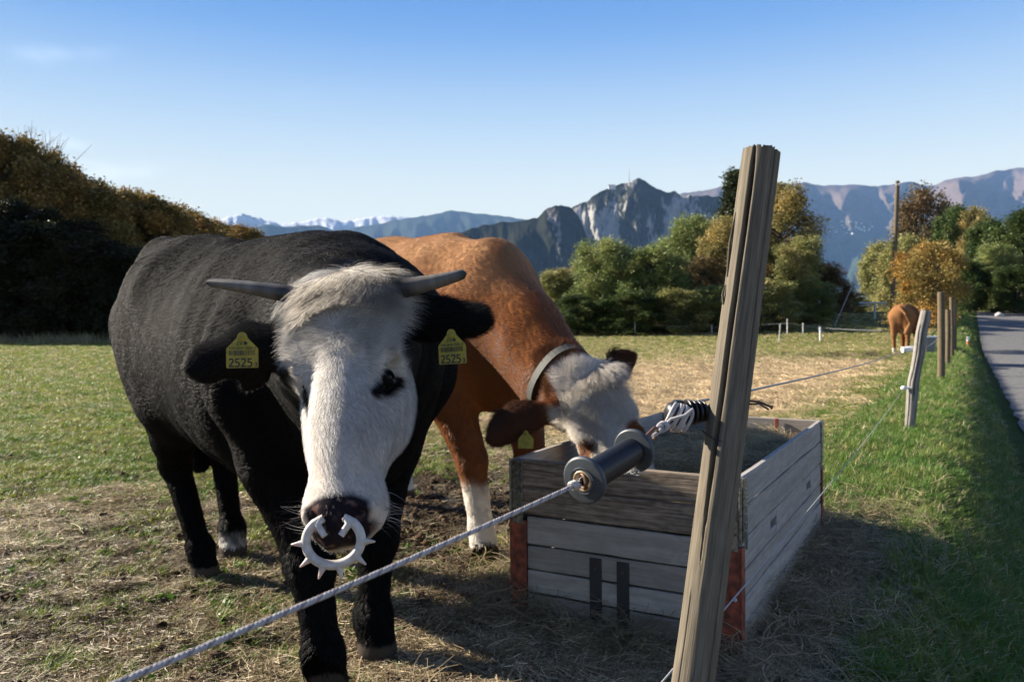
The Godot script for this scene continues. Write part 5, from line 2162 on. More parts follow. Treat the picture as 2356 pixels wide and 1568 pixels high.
	for i in body.v.size():
		var p := body.v[i]
		var n := body.n[i]
		if p.y < 0.07 or n.length_squared() < 0.5:
			continue
		var q := b.to_head(p)
		if i < split:
			var flow := Vector3(-1.0, -0.5, 0.0) if p.y > 0.72 else Vector3(-0.15, -1.0, 0.0)
			flow += Vector3(noise.get_noise_3d(p.x * 3.0, p.y * 3.0, p.z * 3.0), noise.get_noise_3d(p.x * 3.0 + 9.0, p.y * 3.0, p.z * 3.0), 0.0) * 0.4
			var crest := ss(0.10, 0.0, absf(p.z)) * ss(0.6, 0.8, p.x) * ss(0.3, 0.7, n.y)
			for copy in 2:
				where.append(fur_frame(p + Vector3(rng.randf_range(-1, 1), rng.randf_range(-1, 1), rng.randf_range(-1, 1)).slide(n) * 0.011, n, flow, (0.9 + 1.2 * crest) * rng.randf_range(0.8, 1.2), rng))
				tint.append(scaled(body.c[i], rng.randf_range(0.88, 1.14)))
		else:
			var eye := minf(q.distance_to(Vector3(0.093, -0.054, 0.211)), q.distance_to(Vector3(-0.093, -0.054, 0.211)))
			if eye < 0.019:
				continue
			var fl := Vector3(q.x * 1.2, 0.0, q.z - 0.10)
			var short := 1.0
			if absf(q.x) > 0.125:
				fl = Vector3(signf(q.x), 0, 0.25)
				short = 0.5
			fl += 0.8 * fl.length() * Vector3(noise.get_noise_3d(q.x * 14.0, q.y * 14.0, q.z * 14.0), 0, noise.get_noise_3d(q.x * 14.0 + 7.0, q.y * 14.0, q.z * 14.0))
			hw.append(fur_frame(p, n, b.hl * fl.x + b.hf * fl.y + b.hn * fl.z, short * (1.0 + 0.6 * ss(0.2, 0.1, q.z)) * rng.randf_range(0.75, 1.25), rng))
			ht.append(scaled(body.c[i], rng.randf_range(0.78, 1.15)))
	mass("coat", tuft(7, 0.0145, 0.0012, 0.16, 0.007, 5, 0.2), M.red_coat, where, tint, cow)
	mass("face_hair", tuft(6, 0.021, 0.0012, 0.32, 0.005, 6, 0.35), M.white_coat, hw, ht, cow)
	where = []
	tint = PackedColorArray()
	for i in 3000:
		var a := rng.randf_range(-1.0, 1.0)
		var s := -0.06 + 0.24 * pow(rng.randf(), 1.1)
		var p := b.from_head(Vector3(a * 0.088, -0.02 - 0.4 * maxf(0.0, -s), s))
		for it in 2:
			p -= (b.hf * 0.75 - b.hn * (0.65 if s < 0.05 else 0.1)).normalized() * b.head_dist(b.to_head(p))
		var wave := noise.get_noise_2d(a * 5.0 + 80.0, s * 22.0)
		var wave2 := noise.get_noise_2d(a * 7.0 + 20.0, s * 20.0 + 9.0)
		var fl := Vector3(a * 0.8 + wave * 1.3, 0.0, 0.9 + 0.9 * wave2)
		var n := (b.hf * 0.8 - b.hn * (0.6 if s < 0.05 else 0.1) + b.hl * a * 0.5).normalized()
		where.append(fur_frame(p, n, b.hl * fl.x + b.hf * fl.y + b.hn * fl.z, rng.randf_range(0.7, 1.25) * lerpf(1.0, 0.5, ss(0.0, 0.18, s)), rng))
		tint.append(scaled(CREAM_COAT.lerp(Color(0.58, 0.47, 0.33), rng.randf() * 0.5), rng.randf_range(0.75, 1.1) * (0.6 + 0.9 * (0.5 + 0.5 * fine.get_noise_2d(a * 9.0, s * 50.0)))))
	mass("forelock", tuft(9, 0.078, 0.0014, 0.24, 0.0045, 19, 0.6), M.white_coat, where, tint, cow)

	# the strap round its neck
	var strap := thing("neck_strap", "grey webbing strap round the neck of the brown cow at the crate", "neck strap")
	var g := Geo.new()
	var pts := []
	var centre := b.from_head(Vector3(0, -0.155, -0.035))
	var cw: Vector3 = cow.transform * centre
	var axis := (n_w * 0.62 + f_w * 0.55 + Vector3(0.25, -0.2, 0.2)).normalized()
	axis = (cow.transform.basis * Vector3(0.86, -0.48, 0.06)).normalized()
	var sx := axis.cross(Vector3.UP).normalized()
	var sy := sx.cross(axis)
	var ring := 72
	var bones_only := PackedInt32Array(range(b.B.size() / 12))
	for i in ring + 1:
		var a := TAU * i / ring
		var dir := sx * cos(a) + sy * sin(a)
		var p := cw + dir * 0.34
		for it in 30:
			var d := b.dist(inv * p, bones_only)
			p -= dir * (d - 0.008) * 0.8
			if absf(d - 0.008) < 0.001:
				break
		pts.append([p, dir])
	for i in ring:
		for side in 2:
			var o := 0.0 if side == 0 else 0.004
			var p: Vector3 = pts[i][0] + pts[i][1] * o
			var q: Vector3 = pts[i + 1][0] + pts[i + 1][1] * o
			g.flat_quad(p - axis * 0.0175, q - axis * 0.0175, q + axis * 0.0175, p + axis * 0.0175)
		for e in [-0.0175, 0.0175]:
			g.flat_quad(pts[i][0] + axis * e, pts[i + 1][0] + axis * e, pts[i + 1][0] + pts[i + 1][1] * 0.004 + axis * e, pts[i][0] + pts[i][1] * 0.004 + axis * e)
	put("webbing", g, paint(Color(0.048, 0.051, 0.045), 0.7), strap)
	# its ear tag
	var tc := at(1210, 1012, 2.83)
	var node := thing("ear_tag", "yellow ear tag in shade under the brown cow's near ear", "ear tag", tc)
	node.basis = Basis(Vector3.UP, -0.1) * Basis(Vector3.RIGHT, -0.25)
	tag_plate(node, 0.055, false)


func build_far_cow() -> void:
	var cow := thing("cow", "brown cow far off with its rump to the camera and tail swung aside", "cow", Vector3(11.95, ground_height(11.95, 24.2), -24.2), atan2(0.80, 0.60))
	var b := Beast.new()
	b.ripple_amp = 0.004
	b.ripple.frequency = 5.0
	b.bone(Vector3(-0.55, 1.22, 0), Vector3(-0.25, 1.18, 0), 0.235, 0.27, 0.14, 0.86)
	b.bone(Vector3(-0.35, 1.03, 0), Vector3(0.45, 1.0, 0), 0.385, 0.40, 0.12, 1.22)
	b.bone(Vector3(0.45, 1.02, 0), Vector3(0.80, 1.0, 0), 0.39, 0.32, 0.12, 1.12)
	b.bone(Vector3(0.80, 1.05, 0), Vector3(1.30, 0.72, 0.1), 0.25, 0.15, 0.1, 1.2)
	b.bone(Vector3(1.28, 0.72, 0.1), Vector3(1.45, 0.30, 0.12), 0.13, 0.085, 0.06)
	for z in [0.19, -0.19]:
		b.bone(Vector3(-0.45, 1.08, z), Vector3(-0.30, 0.80, z), 0.20, 0.13, 0.1)
		b.bone(Vector3(-0.58, 1.05, z), Vector3(-0.58, 0.62, z), 0.15, 0.085, 0.08)
		b.bone(Vector3(-0.30, 0.80, z), Vector3(-0.58, 0.52, z), 0.12, 0.07, 0.06)
		b.bone(Vector3(-0.58, 0.52, z), Vector3(-0.50, 0.10, z), 0.066, 0.05, 0.03)
		b.bone(Vector3(-0.50, 0.10, z), Vector3(-0.47, 0.03, z), 0.052, 0.058, 0.03)
		b.bone(Vector3(0.72, 0.95, z), Vector3(0.74, 0.45, z), 0.16, 0.075, 0.08)
		b.bone(Vector3(0.74, 0.45, z), Vector3(0.76, 0.05, z), 0.062, 0.055, 0.03)
	b.bone(Vector3(-0.34, 0.72, 0), Vector3(-0.18, 0.66, 0), 0.13, 0.13, 0.08)
	# tail swinging to its right
	b.bone(Vector3(-0.76, 1.36, 0.0), Vector3(-0.90, 1.15, 0.18), 0.045, 0.035, 0.04)
	b.bone(Vector3(-0.90, 1.15, 0.18), Vector3(-0.86, 0.88, 0.30), 0.035, 0.034, 0.02)
	b.bone(Vector3(-0.86, 0.88, 0.30), Vector3(-0.84, 0.62, 0.20), 0.045, 0.075, 0.02)
	var g := b.surface(Vector3(-1.05, -0.02, -0.55), Vector3(1.65, 1.55, 0.55), 0.025, 0)
	for p in g.v:
		var c := Color(0.14, 0.052, 0.019).lerp(Color(0.23, 0.11, 0.048), ss(-0.3, -0.6, p.x))
		c = c.lerp(Color(0.55, 0.40, 0.28), ss(0.78, 0.6, p.y) * ss(0.12, 0.0, absf(p.z)) * ss(0.0, -0.2, p.x))
		if p.y < 0.16:
			c = c.lerp(CREAM_COAT, ss(0.16, 0.12, p.y) * 0.8)
		if p.x > 1.1:
			c = Color(0.10, 0.05, 0.025)
		g.c.append(scaled(c, skin_color_noise(p)))
	put("body", g, M.hide, cow)


func leaf_clump(count: int, reach: float, long: float, wide: float, seed_: int) -> ArrayMesh:
	var rng := RandomNumberGenerator.new()
	rng.seed = seed_
	var g := Geo.new()
	for i in count:
		var p := Vector3(rng.randfn(), rng.randfn() * 0.8, rng.randfn()) * reach * 0.5
		var a := Vector3(rng.randf_range(-1, 1), rng.randf_range(-0.9, 0.4), rng.randf_range(-1, 1)).normalized()
		var s := a.cross(Vector3(rng.randf_range(-0.6, 0.6), 1, rng.randf_range(-0.6, 0.6))).normalized()
		var nn := s.cross(a)
		var l := long * rng.randf_range(0.7, 1.3)
		var w := wide * rng.randf_range(0.7, 1.3)
		var k := g.v.size()
		g.v.append(p)
		g.v.append(p + a * l * 0.5 + s * w * 0.5 + nn * l * 0.08)
		g.v.append(p + a * l - nn * l * 0.05)
		g.v.append(p + a * l * 0.5 - s * w * 0.5 + nn * l * 0.08)
		g.quad(k, k + 1, k + 2, k + 3)
	return g.mesh()


# a tree 8 m tall: trunk with limbs, and leaf clumps gathered in lobes with gaps between them
func tree_proto(seed_: int, wide: float, low: float, lobes: int, per: int, cols: Array, conical := false, sparse := 0.0) -> Dictionary:
	var rng := RandomNumberGenerator.new()
	rng.seed = seed_
	var H := 8.0
	var spots := []
	for i in lobes:
		var t := lerpf(low, 0.93, pow((i + rng.randf()) / lobes, 0.8))
		var reach: float
		if conical:
			reach = wide * (1.02 - t)
		else:
			reach = wide * sqrt(maxf(0.05, 1.0 - pow((t - 0.42) / 0.58, 2.0))) if t > 0.42 else wide * lerpf(0.75, 1.0, t / 0.42)
		var a := i * 2.4 + rng.randf_range(-0.5, 0.5)
		var q := sqrt(rng.randf_range(0.12, 1.0)) * reach * 0.80
		spots.append([Vector3(cos(a) * q, t * H, sin(a) * q), rng.randf_range(0.15, 0.34) * wide * (0.75 if conical else 1.0), rng.randf()])
	spots.append([Vector3(0, 0.95 * H, 0), 0.16 * wide, rng.randf()])
	var where := []
	var tint := PackedColorArray()
	for s in spots:
		var r: float = s[1]
		var pick: float = s[2] * (cols.size() - 1)
		var base: Color = cols[int(pick)].lerp(cols[mini(int(pick) + 1, cols.size() - 1)], pick - int(pick))
		for k in per:
			var d := Vector3(rng.randfn(), rng.randfn(), rng.randfn()).normalized()
			var q := pow(rng.randf(), 0.45) * r * (1.0 + 0.45 * noise.get_noise_3d(d.x * 2.0 + s[2] * 30.0, d.y * 2.0, d.z * 2.0))
			var p: Vector3 = s[0] + Vector3(d.x, d.y * 0.92, d.z) * q
			if rng.randf() < sparse or p.y < 0.05:
				continue
			var b := Basis.from_euler(Vector3(rng.randf_range(-0.7, 0.7), rng.randf() * TAU, rng.randf_range(-0.7, 0.7))).scaled(Vector3.ONE * rng.randf_range(0.7, 1.25))
			where.append(Transform3D(b, p))
			var c := base.lerp(cols[rng.randi() % cols.size()], 0.25)
			tint.append(scaled(c, rng.randf_range(0.65, 1.35)))
	# trunk and limbs
	var g := Geo.new()
	var tr := 0.16 if not conical else 0.12
	var pts := PackedVector3Array()
	var rad := PackedFloat32Array()
	for i in 9:
		var t := i / 8.0
		pts.append(Vector3(0.25 * noise.get_noise_2d(t * 2.0, seed_), t * H * 0.85 - 0.2, 0.25 * noise.get_noise_2d(t * 2.0, seed_ + 20.0)))
		rad.append(tr * (1.0 - 0.85 * t) + (0.08 if i == 0 else 0.0))
	g.tube(pts, rad, 8)
	for s in spots:
		var e: Vector3 = s[0]
		var y0 := maxf(0.25, e.y - Vector2(e.x, e.z).length() * 0.9)
		var a := Vector3(0, y0, 0)
		g.tube(PackedVector3Array([a, a.lerp(e, 0.5) + Vector3(0, -0.1, 0), e, e + (e - a).normalized() * s[1] * 0.7]), PackedFloat32Array([tr * 0.42, tr * 0.28, tr * 0.14, 0.008]), 5)
		for k in 4:
			var d: Vector3 = Vector3(rng.randfn(), absf(rng.randfn()) * 0.7, rng.randfn()).normalized() * s[1] * 0.95
			g.tube(PackedVector3Array([e, e + d * 0.5, e + d]), PackedFloat32Array([tr * 0.12, tr * 0.07, 0.005]), 4)
	var mm := MultiMesh.new()
	mm.transform_format = MultiMesh.TRANSFORM_3D
	mm.use_colors = true
	mm.mesh = M.clump
	mm.instance_count = where.size()
	for i in where.size():
		mm.set_instance_transform(i, where[i])
		mm.set_instance_color(i, tint[i])
	return {"crown": mm, "trunk": g.mesh()}


func plant_tree(kind: Dictionary, called: String, label: String, category: String, p: Vector3, high: float, wide: float, turn: float, group: String) -> void:
	var o := thing(called, label, category, p, turn, group)
	o.scale = Vector3(wide, high / 8.0, wide)
	var t := put("trunk", kind.trunk, M.bark, o)
	var c := MultiMeshInstance3D.new()
	c.name = "crown"
	c.multimesh = kind.crown
	c.material_override = M.leaf
	c.set_meta("kind", "stuff")
	o.add_child(c, true)


func build_trees() -> void:
	M.leaf = leafy(0.55, 0.4, 0.45)
	M.bark = paint(Color(0.075, 0.06, 0.045), 0.95)
	M.clump = leaf_clump(9, 0.30, 0.16, 0.10, 2)
	var green := [Color(0.134, 0.177, 0.056), Color(0.238, 0.290, 0.089), Color(0.175, 0.217, 0.071), Color(0.316, 0.330, 0.105)]
	var olive := [Color(0.236, 0.253, 0.088), Color(0.334, 0.320, 0.112), Color(0.180, 0.199, 0.071), Color(0.394, 0.326, 0.119)]
	var gold := [Color(0.382, 0.293, 0.097), Color(0.446, 0.330, 0.106), Color(0.273, 0.237, 0.079), Color(0.222, 0.195, 0.067)]
	var russet := [Color(0.149, 0.095, 0.041), Color(0.182, 0.127, 0.050), Color(0.097, 0.081, 0.032), Color(0.119, 0.074, 0.034)]
	var pine := [Color(0.032, 0.043, 0.017), Color(0.045, 0.058, 0.022), Color(0.038, 0.048, 0.018)]
	var beech := [Color(0.403, 0.241, 0.067), Color(0.265, 0.158, 0.048), Color(0.140, 0.125, 0.036), Color(0.080, 0.090, 0.025), Color(0.220, 0.176, 0.048), Color(0.287, 0.150, 0.046)]
	var K := {
		"green": tree_proto(1, 2.9, 0.06, 44, 100, green, false, 0.1), "green2": tree_proto(2, 3.4, 0.05, 50, 100, green, false, 0.1),
		"olive": tree_proto(3, 3.0, 0.06, 46, 95, olive, false, 0.1), "gold": tree_proto(4, 2.6, 0.10, 44, 90, gold, false, 0.15),
		"russet": tree_proto(5, 3.2, 0.08, 42, 90, russet, false, 0.15), "pine": tree_proto(6, 1.9, 0.10, 34, 130, pine, true),
		"beech": tree_proto(7, 3.2, 0.05, 34, 200, beech), "beech2": tree_proto(8, 3.0, 0.05, 34, 200, [beech[0], beech[2], beech[1], beech[4]]),
		"fruit": tree_proto(9, 3.6, 0.22, 34, 110, [Color(0.390, 0.255, 0.068), Color(0.300, 0.225, 0.068), Color(0.225, 0.188, 0.053), Color(0.420, 0.225, 0.045)], false, 0.25),
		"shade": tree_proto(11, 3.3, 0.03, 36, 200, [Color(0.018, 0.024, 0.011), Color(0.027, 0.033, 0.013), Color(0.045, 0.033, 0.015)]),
		"dark": tree_proto(10, 3.2, 0.05, 32, 190, [Color(0.039, 0.069, 0.018), Color(0.060, 0.099, 0.022), Color(0.090, 0.112, 0.027), Color(0.051, 0.075, 0.019)]),
	}
	# [kind, u, top v, half width in px, metres ahead, name, label]
	var middle := [
		["olive", 1290, 618, 75, 50.0, "bush", "olive bush at the left end of the tree group behind the brown cow"],
		["green2", 1395, 552, 105, 46.0, "tree", "broad green tree left in the group, before the foot of the rocky mountain"],
		["green", 1500, 566, 100, 45.0, "tree", "rounded green tree in the middle of the group behind the crate"],
		["green2", 1600, 500, 95, 52.0, "tree", "taller green tree left of the leaning front post"],
		["pine", 1690, 392, 80, 60.0, "conifer_tree", "dark pointed conifer topping the tree group beside the front post"],
		["gold", 1668, 500, 70, 47.0, "tree", "yellow orange autumn tree close on the left of the front post"],
		["gold", 1792, 424, 100, 52.0, "tree", "tall golden autumn tree on the right of the front post"],
		["olive", 1838, 545, 80, 48.0, "tree", "olive yellow tree right of the front post below the golden one"],
		["russet", 1895, 605, 75, 50.0, "bush", "reddish brown bush at the right end of the middle tree group"],
		["olive", 1952, 668, 50, 58.0, "bush", "low olive bush beside the gap with the side road"],
		["olive", 1345, 598, 70, 51.0, "tree", "olive tree between the left end bush and the broad green tree"],
		["olive", 1452, 592, 80, 48.0, "tree", "yellowish green tree filling the gap before the middle of the crag"],
		["green", 1548, 548, 85, 54.0, "tree", "dull green tree just below the right flank of the crag"],
		["russet", 1610, 590, 70, 46.5, "tree", "brownish tree left of the front post among green ones"],
		["olive", 1730, 500, 80, 56.0, "tree", "olive tree right behind the leaning front post"],
		["green", 1860, 640, 70, 47.0, "bush", "green bush in front of the reddish bush by the far wire"],
		["dark", 1330, 676, 70, 43.0, "bush", "low dark green bush at the pasture edge under the olive bush"],
		["dark", 1455, 668, 90, 42.0, "bush", "low dark bush at the pasture edge behind the white plastic post"],
		["olive", 1560, 662, 90, 42.5, "bush", "low olive bush in the pasture edge row left of the front post"],
		["green", 1640, 655, 80, 43.0, "bush", "low green bush just left of the leaning front post"],
		["olive", 1760, 640, 90, 43.0, "bush", "low yellowish bush just right of the leaning front post"],
	]
	var right := [
		["olive", 2025, 560, 62, 82.0, "tree", "yellow green tree beyond the side road left of the utility pole"],
		["russet", 2120, 440, 98, 88.0, "tree", "tall brownish tree behind the utility pole"],
		["olive", 2085, 545, 80, 76.0, "tree", "olive tree under the tall brownish one, behind the pole's foot"],
		["dark", 2198, 480, 82, 74.0, "tree", "dark green tree right of the tall brownish one"],
		["gold", 2238, 478, 42, 72.0, "tree", "slender yellow tree between the dark trees on the right"],
		["dark", 2275, 508, 80, 66.0, "tree", "dark tree above the road at the right"],
		["dark", 2350, 488, 90, 62.0, "tree", "big dark green tree at the right edge above the road"],
		["green", 2290, 560, 60, 59.0, "tree", "lighter green tree in front of the dark ones at the right"],
		["dark", 2430, 470, 90, 60.0, "tree", "dark tree leaning in from beyond the right edge"],
		["dark", 2230, 600, 60, 57.0, "bush", "dark bush under the trees behind the road bend"],
		["dark", 2340, 610, 70, 55.0, "bush", "dark bush at the right edge over the road"],
		["fruit", 2130, 560, 100, 33.0, "tree", "small round yellow leaved fruit tree behind the far cow"],
	]
	var rng := RandomNumberGenerator.new()
	rng.seed = 5
	for list in [[middle, "trees along the pasture edge"], [right, "trees beside the road"]]:
		for t in list[0]:
			var q := at(t[1], 731, t[4])
			var gy := ground_height(q.x, -q.z)
			if t[4] > 60.0:
				gy -= 1.0
			var top := at(t[1], t[2], t[4]).y
			var half: float = t[3] / FZ * t[4]
			var w0: float = {"green": 2.9, "green2": 3.4, "olive": 3.0, "gold": 2.6, "russet": 3.2, "pine": 1.9, "dark": 3.2, "fruit": 3.6}[t[0]]
			plant_tree(K[t[0]], t[5], t[6], "bush" if t[5] == "bush" else "tree", Vector3(q.x, gy - 0.1, q.z), (top - gy) / 0.98, half / w0 * 1.05, rng.randf() * TAU, list[1])
	# the autumn wood on the left
	var wood := [[-70, 275, 41.0], [5, 316, 38.0], [62, 332, 44.0], [118, 362, 39.0], [178, 400, 42.0], [232, 436, 40.0], [288, 442, 45.0], [345, 452, 43.0], [398, 478, 48.0], [448, 498, 47.0], [500, 510, 54.0], [552, 522, 53.0], [598, 545, 59.0], [-150, 250, 40.0], [30, 465, 35.0], [150, 510, 35.5], [255, 555, 36.5], [370, 590, 40.0], [-70, 475, 34.5], [470, 610, 44.0]]
	var words := ["tall russet beech at the left edge of the autumn wood", "orange topped beech in the left edge of the picture", "beech with bare twigs above its crown near the left edge", "golden beech, next down the sloping wood from the left edge", "green and gold beech halfway along the high part of the wood", "dark green beech where the wood's outline steps down", "orange beech left of the middle of the wood", "yellow tipped beech above the bull's rump", "rusty beech right of the middle of the wood", "green beech above the bull's back", "pale golden beech near the low end of the wood", "small russet beech near the end of the wood", "last low tree of the wood beside the blue hills", "tall beech outside the left edge of the picture", "shaded dark front tree low at the left edge", "shaded front tree at the foot of the wood", "shaded front tree left of the bull's rump", "shaded low tree behind the bull's back", "shaded front tree beyond the left edge", "shaded low tree behind the bull's withers"]
	for i in wood.size():
		var t: Array = wood[i]
		var q := at(t[0], 731, t[2])
		var gy := ground_height(q.x, -q.z)
		var top := at(t[0], t[1], t[2]).y
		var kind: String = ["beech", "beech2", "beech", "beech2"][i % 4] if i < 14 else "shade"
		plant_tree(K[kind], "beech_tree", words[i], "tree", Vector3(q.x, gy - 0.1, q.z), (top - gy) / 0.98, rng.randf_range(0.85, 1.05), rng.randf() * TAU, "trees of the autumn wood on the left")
	# bare twigs standing above the crowns at the far left
	for s in [[60, 322, 44.0, "bare twigs rising above the wood near the left edge"], [105, 348, 39.5, "bare twigs above the second crown from the left edge"]]:
		var o := thing("bare_sapling", s[3], "sapling", at(s[0], s[1] + 70, s[2]))
		var g := Geo.new()
		for k in 26:
			var d := Vector3(rng.randfn() * 0.55, 1.0 + rng.randf() * 0.5, rng.randfn() * 0.4)
			var a := Vector3(rng.randfn() * 0.3, rng.randf() * 0.6, rng.randfn() * 0.3)
			g.tube(PackedVector3Array([a, a + d * 0.8, a + d * 1.5]), PackedFloat32Array([0.022, 0.014, 0.006]), 4)
		var tw := put("twigs", g, M.bark, o)
		tw.set_meta("kind", "stuff")


func blade_tuft(count: int, high: float, wide: float, spread: float, lean: float, seed_: int) -> ArrayMesh:
	var rng := RandomNumberGenerator.new()
	rng.seed = seed_
	var g := Geo.new()
	for i in count:
		var a := rng.randf() * TAU
		var root := Vector3(rng.randf_range(-1, 1), 0, rng.randf_range(-1, 1)) * spread
		var out := Vector3(cos(a), 0, sin(a))
		var h := high * rng.randf_range(0.45, 1.15)
		var l := lean * rng.randf_range(0.2, 1.3) * h
		var side := Vector3(-out.z, 0, out.x).rotated(Vector3.UP, rng.randf_range(-0.8, 0.8))
		var k := g.v.size()
		for s in 4:
			var t := s / 3.0
			var p := root + Vector3.UP * h * (t - 0.25 * lean * t * t) + out * l * t * t
			var w := wide * (1.0 - t * t) + 0.0004
			g.v.append(p - side * w * 0.5)
			g.v.append(p + side * w * 0.5)
		for s in 3:
			var b := k + s * 2
			g.quad(b, b + 2, b + 3, b + 1)
	return g.mesh()


func straw_clump(count: int, reach: float, long: float, thick: float, rise: float, seed_: int, curl := 0.22) -> ArrayMesh:
	var rng := RandomNumberGenerator.new()
	rng.seed = seed_
	var g := Geo.new()
	for i in count:
		var a := rng.randf() * TAU
		var p := Vector3(rng.randf_range(-1, 1) * reach, rng.randf_range(0.0, rise), rng.randf_range(-1, 1) * reach)
		var d := Vector3(cos(a), rng.randf_range(-0.15, 0.35), sin(a)).normalized()
		var l := long * rng.randf_range(0.35, 1.2)
		var bend := Vector3(-d.z, rng.randf_range(-0.3, 0.5), d.x) * rng.randf_range(-curl, curl) * l
		var side := d.cross(Vector3(rng.randf_range(-0.7, 0.7), 1, rng.randf_range(-0.7, 0.7))).normalized()
		var k := g.v.size()
		var w := thick * rng.randf_range(0.6, 1.4)
		for s in 4:
			var t := s / 3.0
			var q := p + d * l * (t - 0.5) + bend * (4.0 * t * (1.0 - t))
			g.v.append(q - side * w * 0.5)
			g.v.append(q + side * w * 0.5)
		for s in 3:
			var b := k + s * 2
			g.quad(b, b + 2, b + 3, b + 1)
	return g.mesh()


func in_crate(x: float, d: float, grow := 0.0) -> bool:
	var p := crate_frame().affine_inverse() * Vector3(x, 0.2, -d)
	return p.x > -grow and p.x < CRATE_W + grow and p.z < grow and p.z > -CRATE_L - grow


func build_turf() -> void:
	var rng := RandomNumberGenerator.new()
	rng.seed = 64
	var green_m := leafy(0.5, 0.4, 0.75)
	var straw_m := leafy(0.55, 0.45, 0.5)
	# turf: short in the field, long on the verge
	var near := []
	var near_c := PackedColorArray()
	var far := []
	var far_c := PackedColorArray()
	var tall := []
	var tall_c := PackedColorArray()
	var dry := []
	var dry_c := PackedColorArray()
	var dfar := []
	var dfar_c := PackedColorArray()
	var tries := 330000
	for i in tries:
		# even share of the view: distance by a power law, wide enough for a step aside
		var d := 1.5 * pow(36.0, rng.randf())
		var x := rng.randf_range(-0.80, 0.80) * (d + 0.6)
		if d > 30.0 and rng.randf() < 0.4:
			continue
		var p := road_side(x, d)
		if p > -0.06 and p < 5.3 + 6.0 * ss(38.0, 58.0, d):
			continue
		if in_crate(x, d):
			continue
		var k := cover(x, d)
		var y := ground_height(x, d)
		var verge := maxf(ss(-2.0, -0.9, p) * ss(3.2, 4.8, d), ss(-0.95, -0.6, p) * ss(0.8, 1.6, d))
		var size := clampf(0.75 + d * 0.045, 0.8, 2.6)
		var yaw := rng.randf() * TAU
		var patch := noise.get_noise_2d(x * 1.3 + 70.0, d * 1.3)
		var r := rng.randf()
		if r < k.x * 0.92:
			var c := Color(0.095, 0.185, 0.020).lerp(Color(0.25, 0.29, 0.040), clampf(0.5 + patch * 0.9 + rng.randf_range(-0.3, 0.3), 0.0, 1.0))
			if verge > 0.4:
				c = Color(0.093, 0.194, 0.031).lerp(Color(0.186, 0.240, 0.050), clampf(0.4 + patch + rng.randf_range(-0.3, 0.3), 0.0, 1.0))
				if rng.randf() < 0.10:
					c = Color(0.465, 0.388, 0.202)
			elif d > 14.0 and rng.randf() < (0.42 if x > 0.0 else 0.16):
				c = Color(0.419, 0.357, 0.155)
			elif rng.randf() < 0.16:
				c = Color(0.403, 0.326, 0.155)
			c = scaled(c, rng.randf_range(0.7, 1.3))
			var b := Basis(Vector3.UP, yaw).scaled(Vector3(size, size * rng.randf_range(0.6, 1.15), size))
			if verge > 0.5 and rng.randf() < verge:
				tall.append(Transform3D(b, Vector3(x, y - 0.01, -d)))
				tall_c.append(c)
			elif d < 11.0:
				near.append(Transform3D(b, Vector3(x, y - 0.005, -d)))
				near_c.append(c)
			else:
				far.append(Transform3D(b, Vector3(x, y - 0.005, -d)))
				far_c.append(c)
		elif r < k.x + k.y * 0.95 + k.z * 0.12:
			var c := Color(0.40, 0.31, 0.175).lerp(Color(0.16, 0.10, 0.05), clampf(0.5 + patch * 1.3 + rng.randf_range(-0.45, 0.45), 0.0, 1.0))
			if patch < -0.15 and d < 7.0 and rng.randf() < 0.5:
				continue
			if rng.randf() < 0.26 + 0.16 * ss(-0.9, 0.3, x):
				c = Color(0.88, 0.74, 0.48)
			if d > 7.0:
				c = Color(0.78, 0.62, 0.37).lerp(Color(0.36, 0.26, 0.14), clampf(0.35 + patch * 0.9 + rng.randf_range(-0.4, 0.4), 0.0, 1.0))
			c = scaled(c, rng.randf_range(0.55, 1.35) * (1.0 - 0.55 * k.z))
			var b := Basis(Vector3.UP, yaw).scaled(Vector3.ONE * size)
			if d < 9.0:
				dry.append(Transform3D(b, Vector3(x, y + 0.002, -d)))
				dry_c.append(c)
			else:
				dfar.append(Transform3D(b, Vector3(x, y + 0.002, -d)))
				dfar_c.append(c)
	tag(mass("pasture_grass", blade_tuft(9, 0.048, 0.0042, 0.030, 0.9, 1), green_m, near, near_c), "short green grass of the near pasture", "grass")
	tag(mass("distant_grass", blade_tuft(8, 0.050, 0.0075, 0.045, 0.9, 2), green_m, far, far_c), "grass over the middle and far pasture", "grass")
	tag(mass("verge_grass", blade_tuft(12, 0.095, 0.0048, 0.035, 1.1, 3), green_m, tall, tall_c), "long green grass on the verge along the road", "grass")
	tag(mass("straw_litter", straw_clump(15, 0.05, 0.095, 0.0019, 0.018, 4, 0.12), straw_m, dry, dry_c), "trodden straw and dry stalks over the near ground", "straw")
	tag(mass("distant_straw", straw_clump(9, 0.055, 0.09, 0.0036, 0.022, 5), straw_m, dfar, dfar_c), "dry yellow straw over the middle pasture", "straw")

	# longer pale stalks strewn over the trodden foreground
	var longs := []
	var longs_c := PackedColorArray()
	for i in 7000:
		var d := 1.5 * pow(3.4, rng.randf())
		var x := rng.randf_range(-0.75, 0.45) * (d + 0.4)
		if in_crate(x, d) or rng.randf() > 0.25 + 0.75 * ss(-0.15, 0.35, noise.get_noise_2d(x * 1.1 + 33.0, d * 1.1)) or cover(x, d).x > 0.6 or cover(x, d).z > 0.45:
			continue
		longs.append(Transform3D(Basis(Vector3.UP, rng.randf() * TAU).scaled(Vector3.ONE * rng.randf_range(0.7, 1.3)), Vector3(x, ground_height(x, d) + 0.006, -d)))
		longs_c.append(scaled(Color(0.66, 0.53, 0.33).lerp(Color(0.26, 0.18, 0.09), rng.randf()), rng.randf_range(0.6, 1.25)))
	tag(mass("strewn_straw", straw_clump(6, 0.07, 0.13, 0.0021, 0.02, 16, 0.09), straw_m, longs, longs_c), "longer pale straw stalks strewn over the foreground", "straw")

	# loose hay heaped round the crate and in the shade beside the verge
	var hay := []
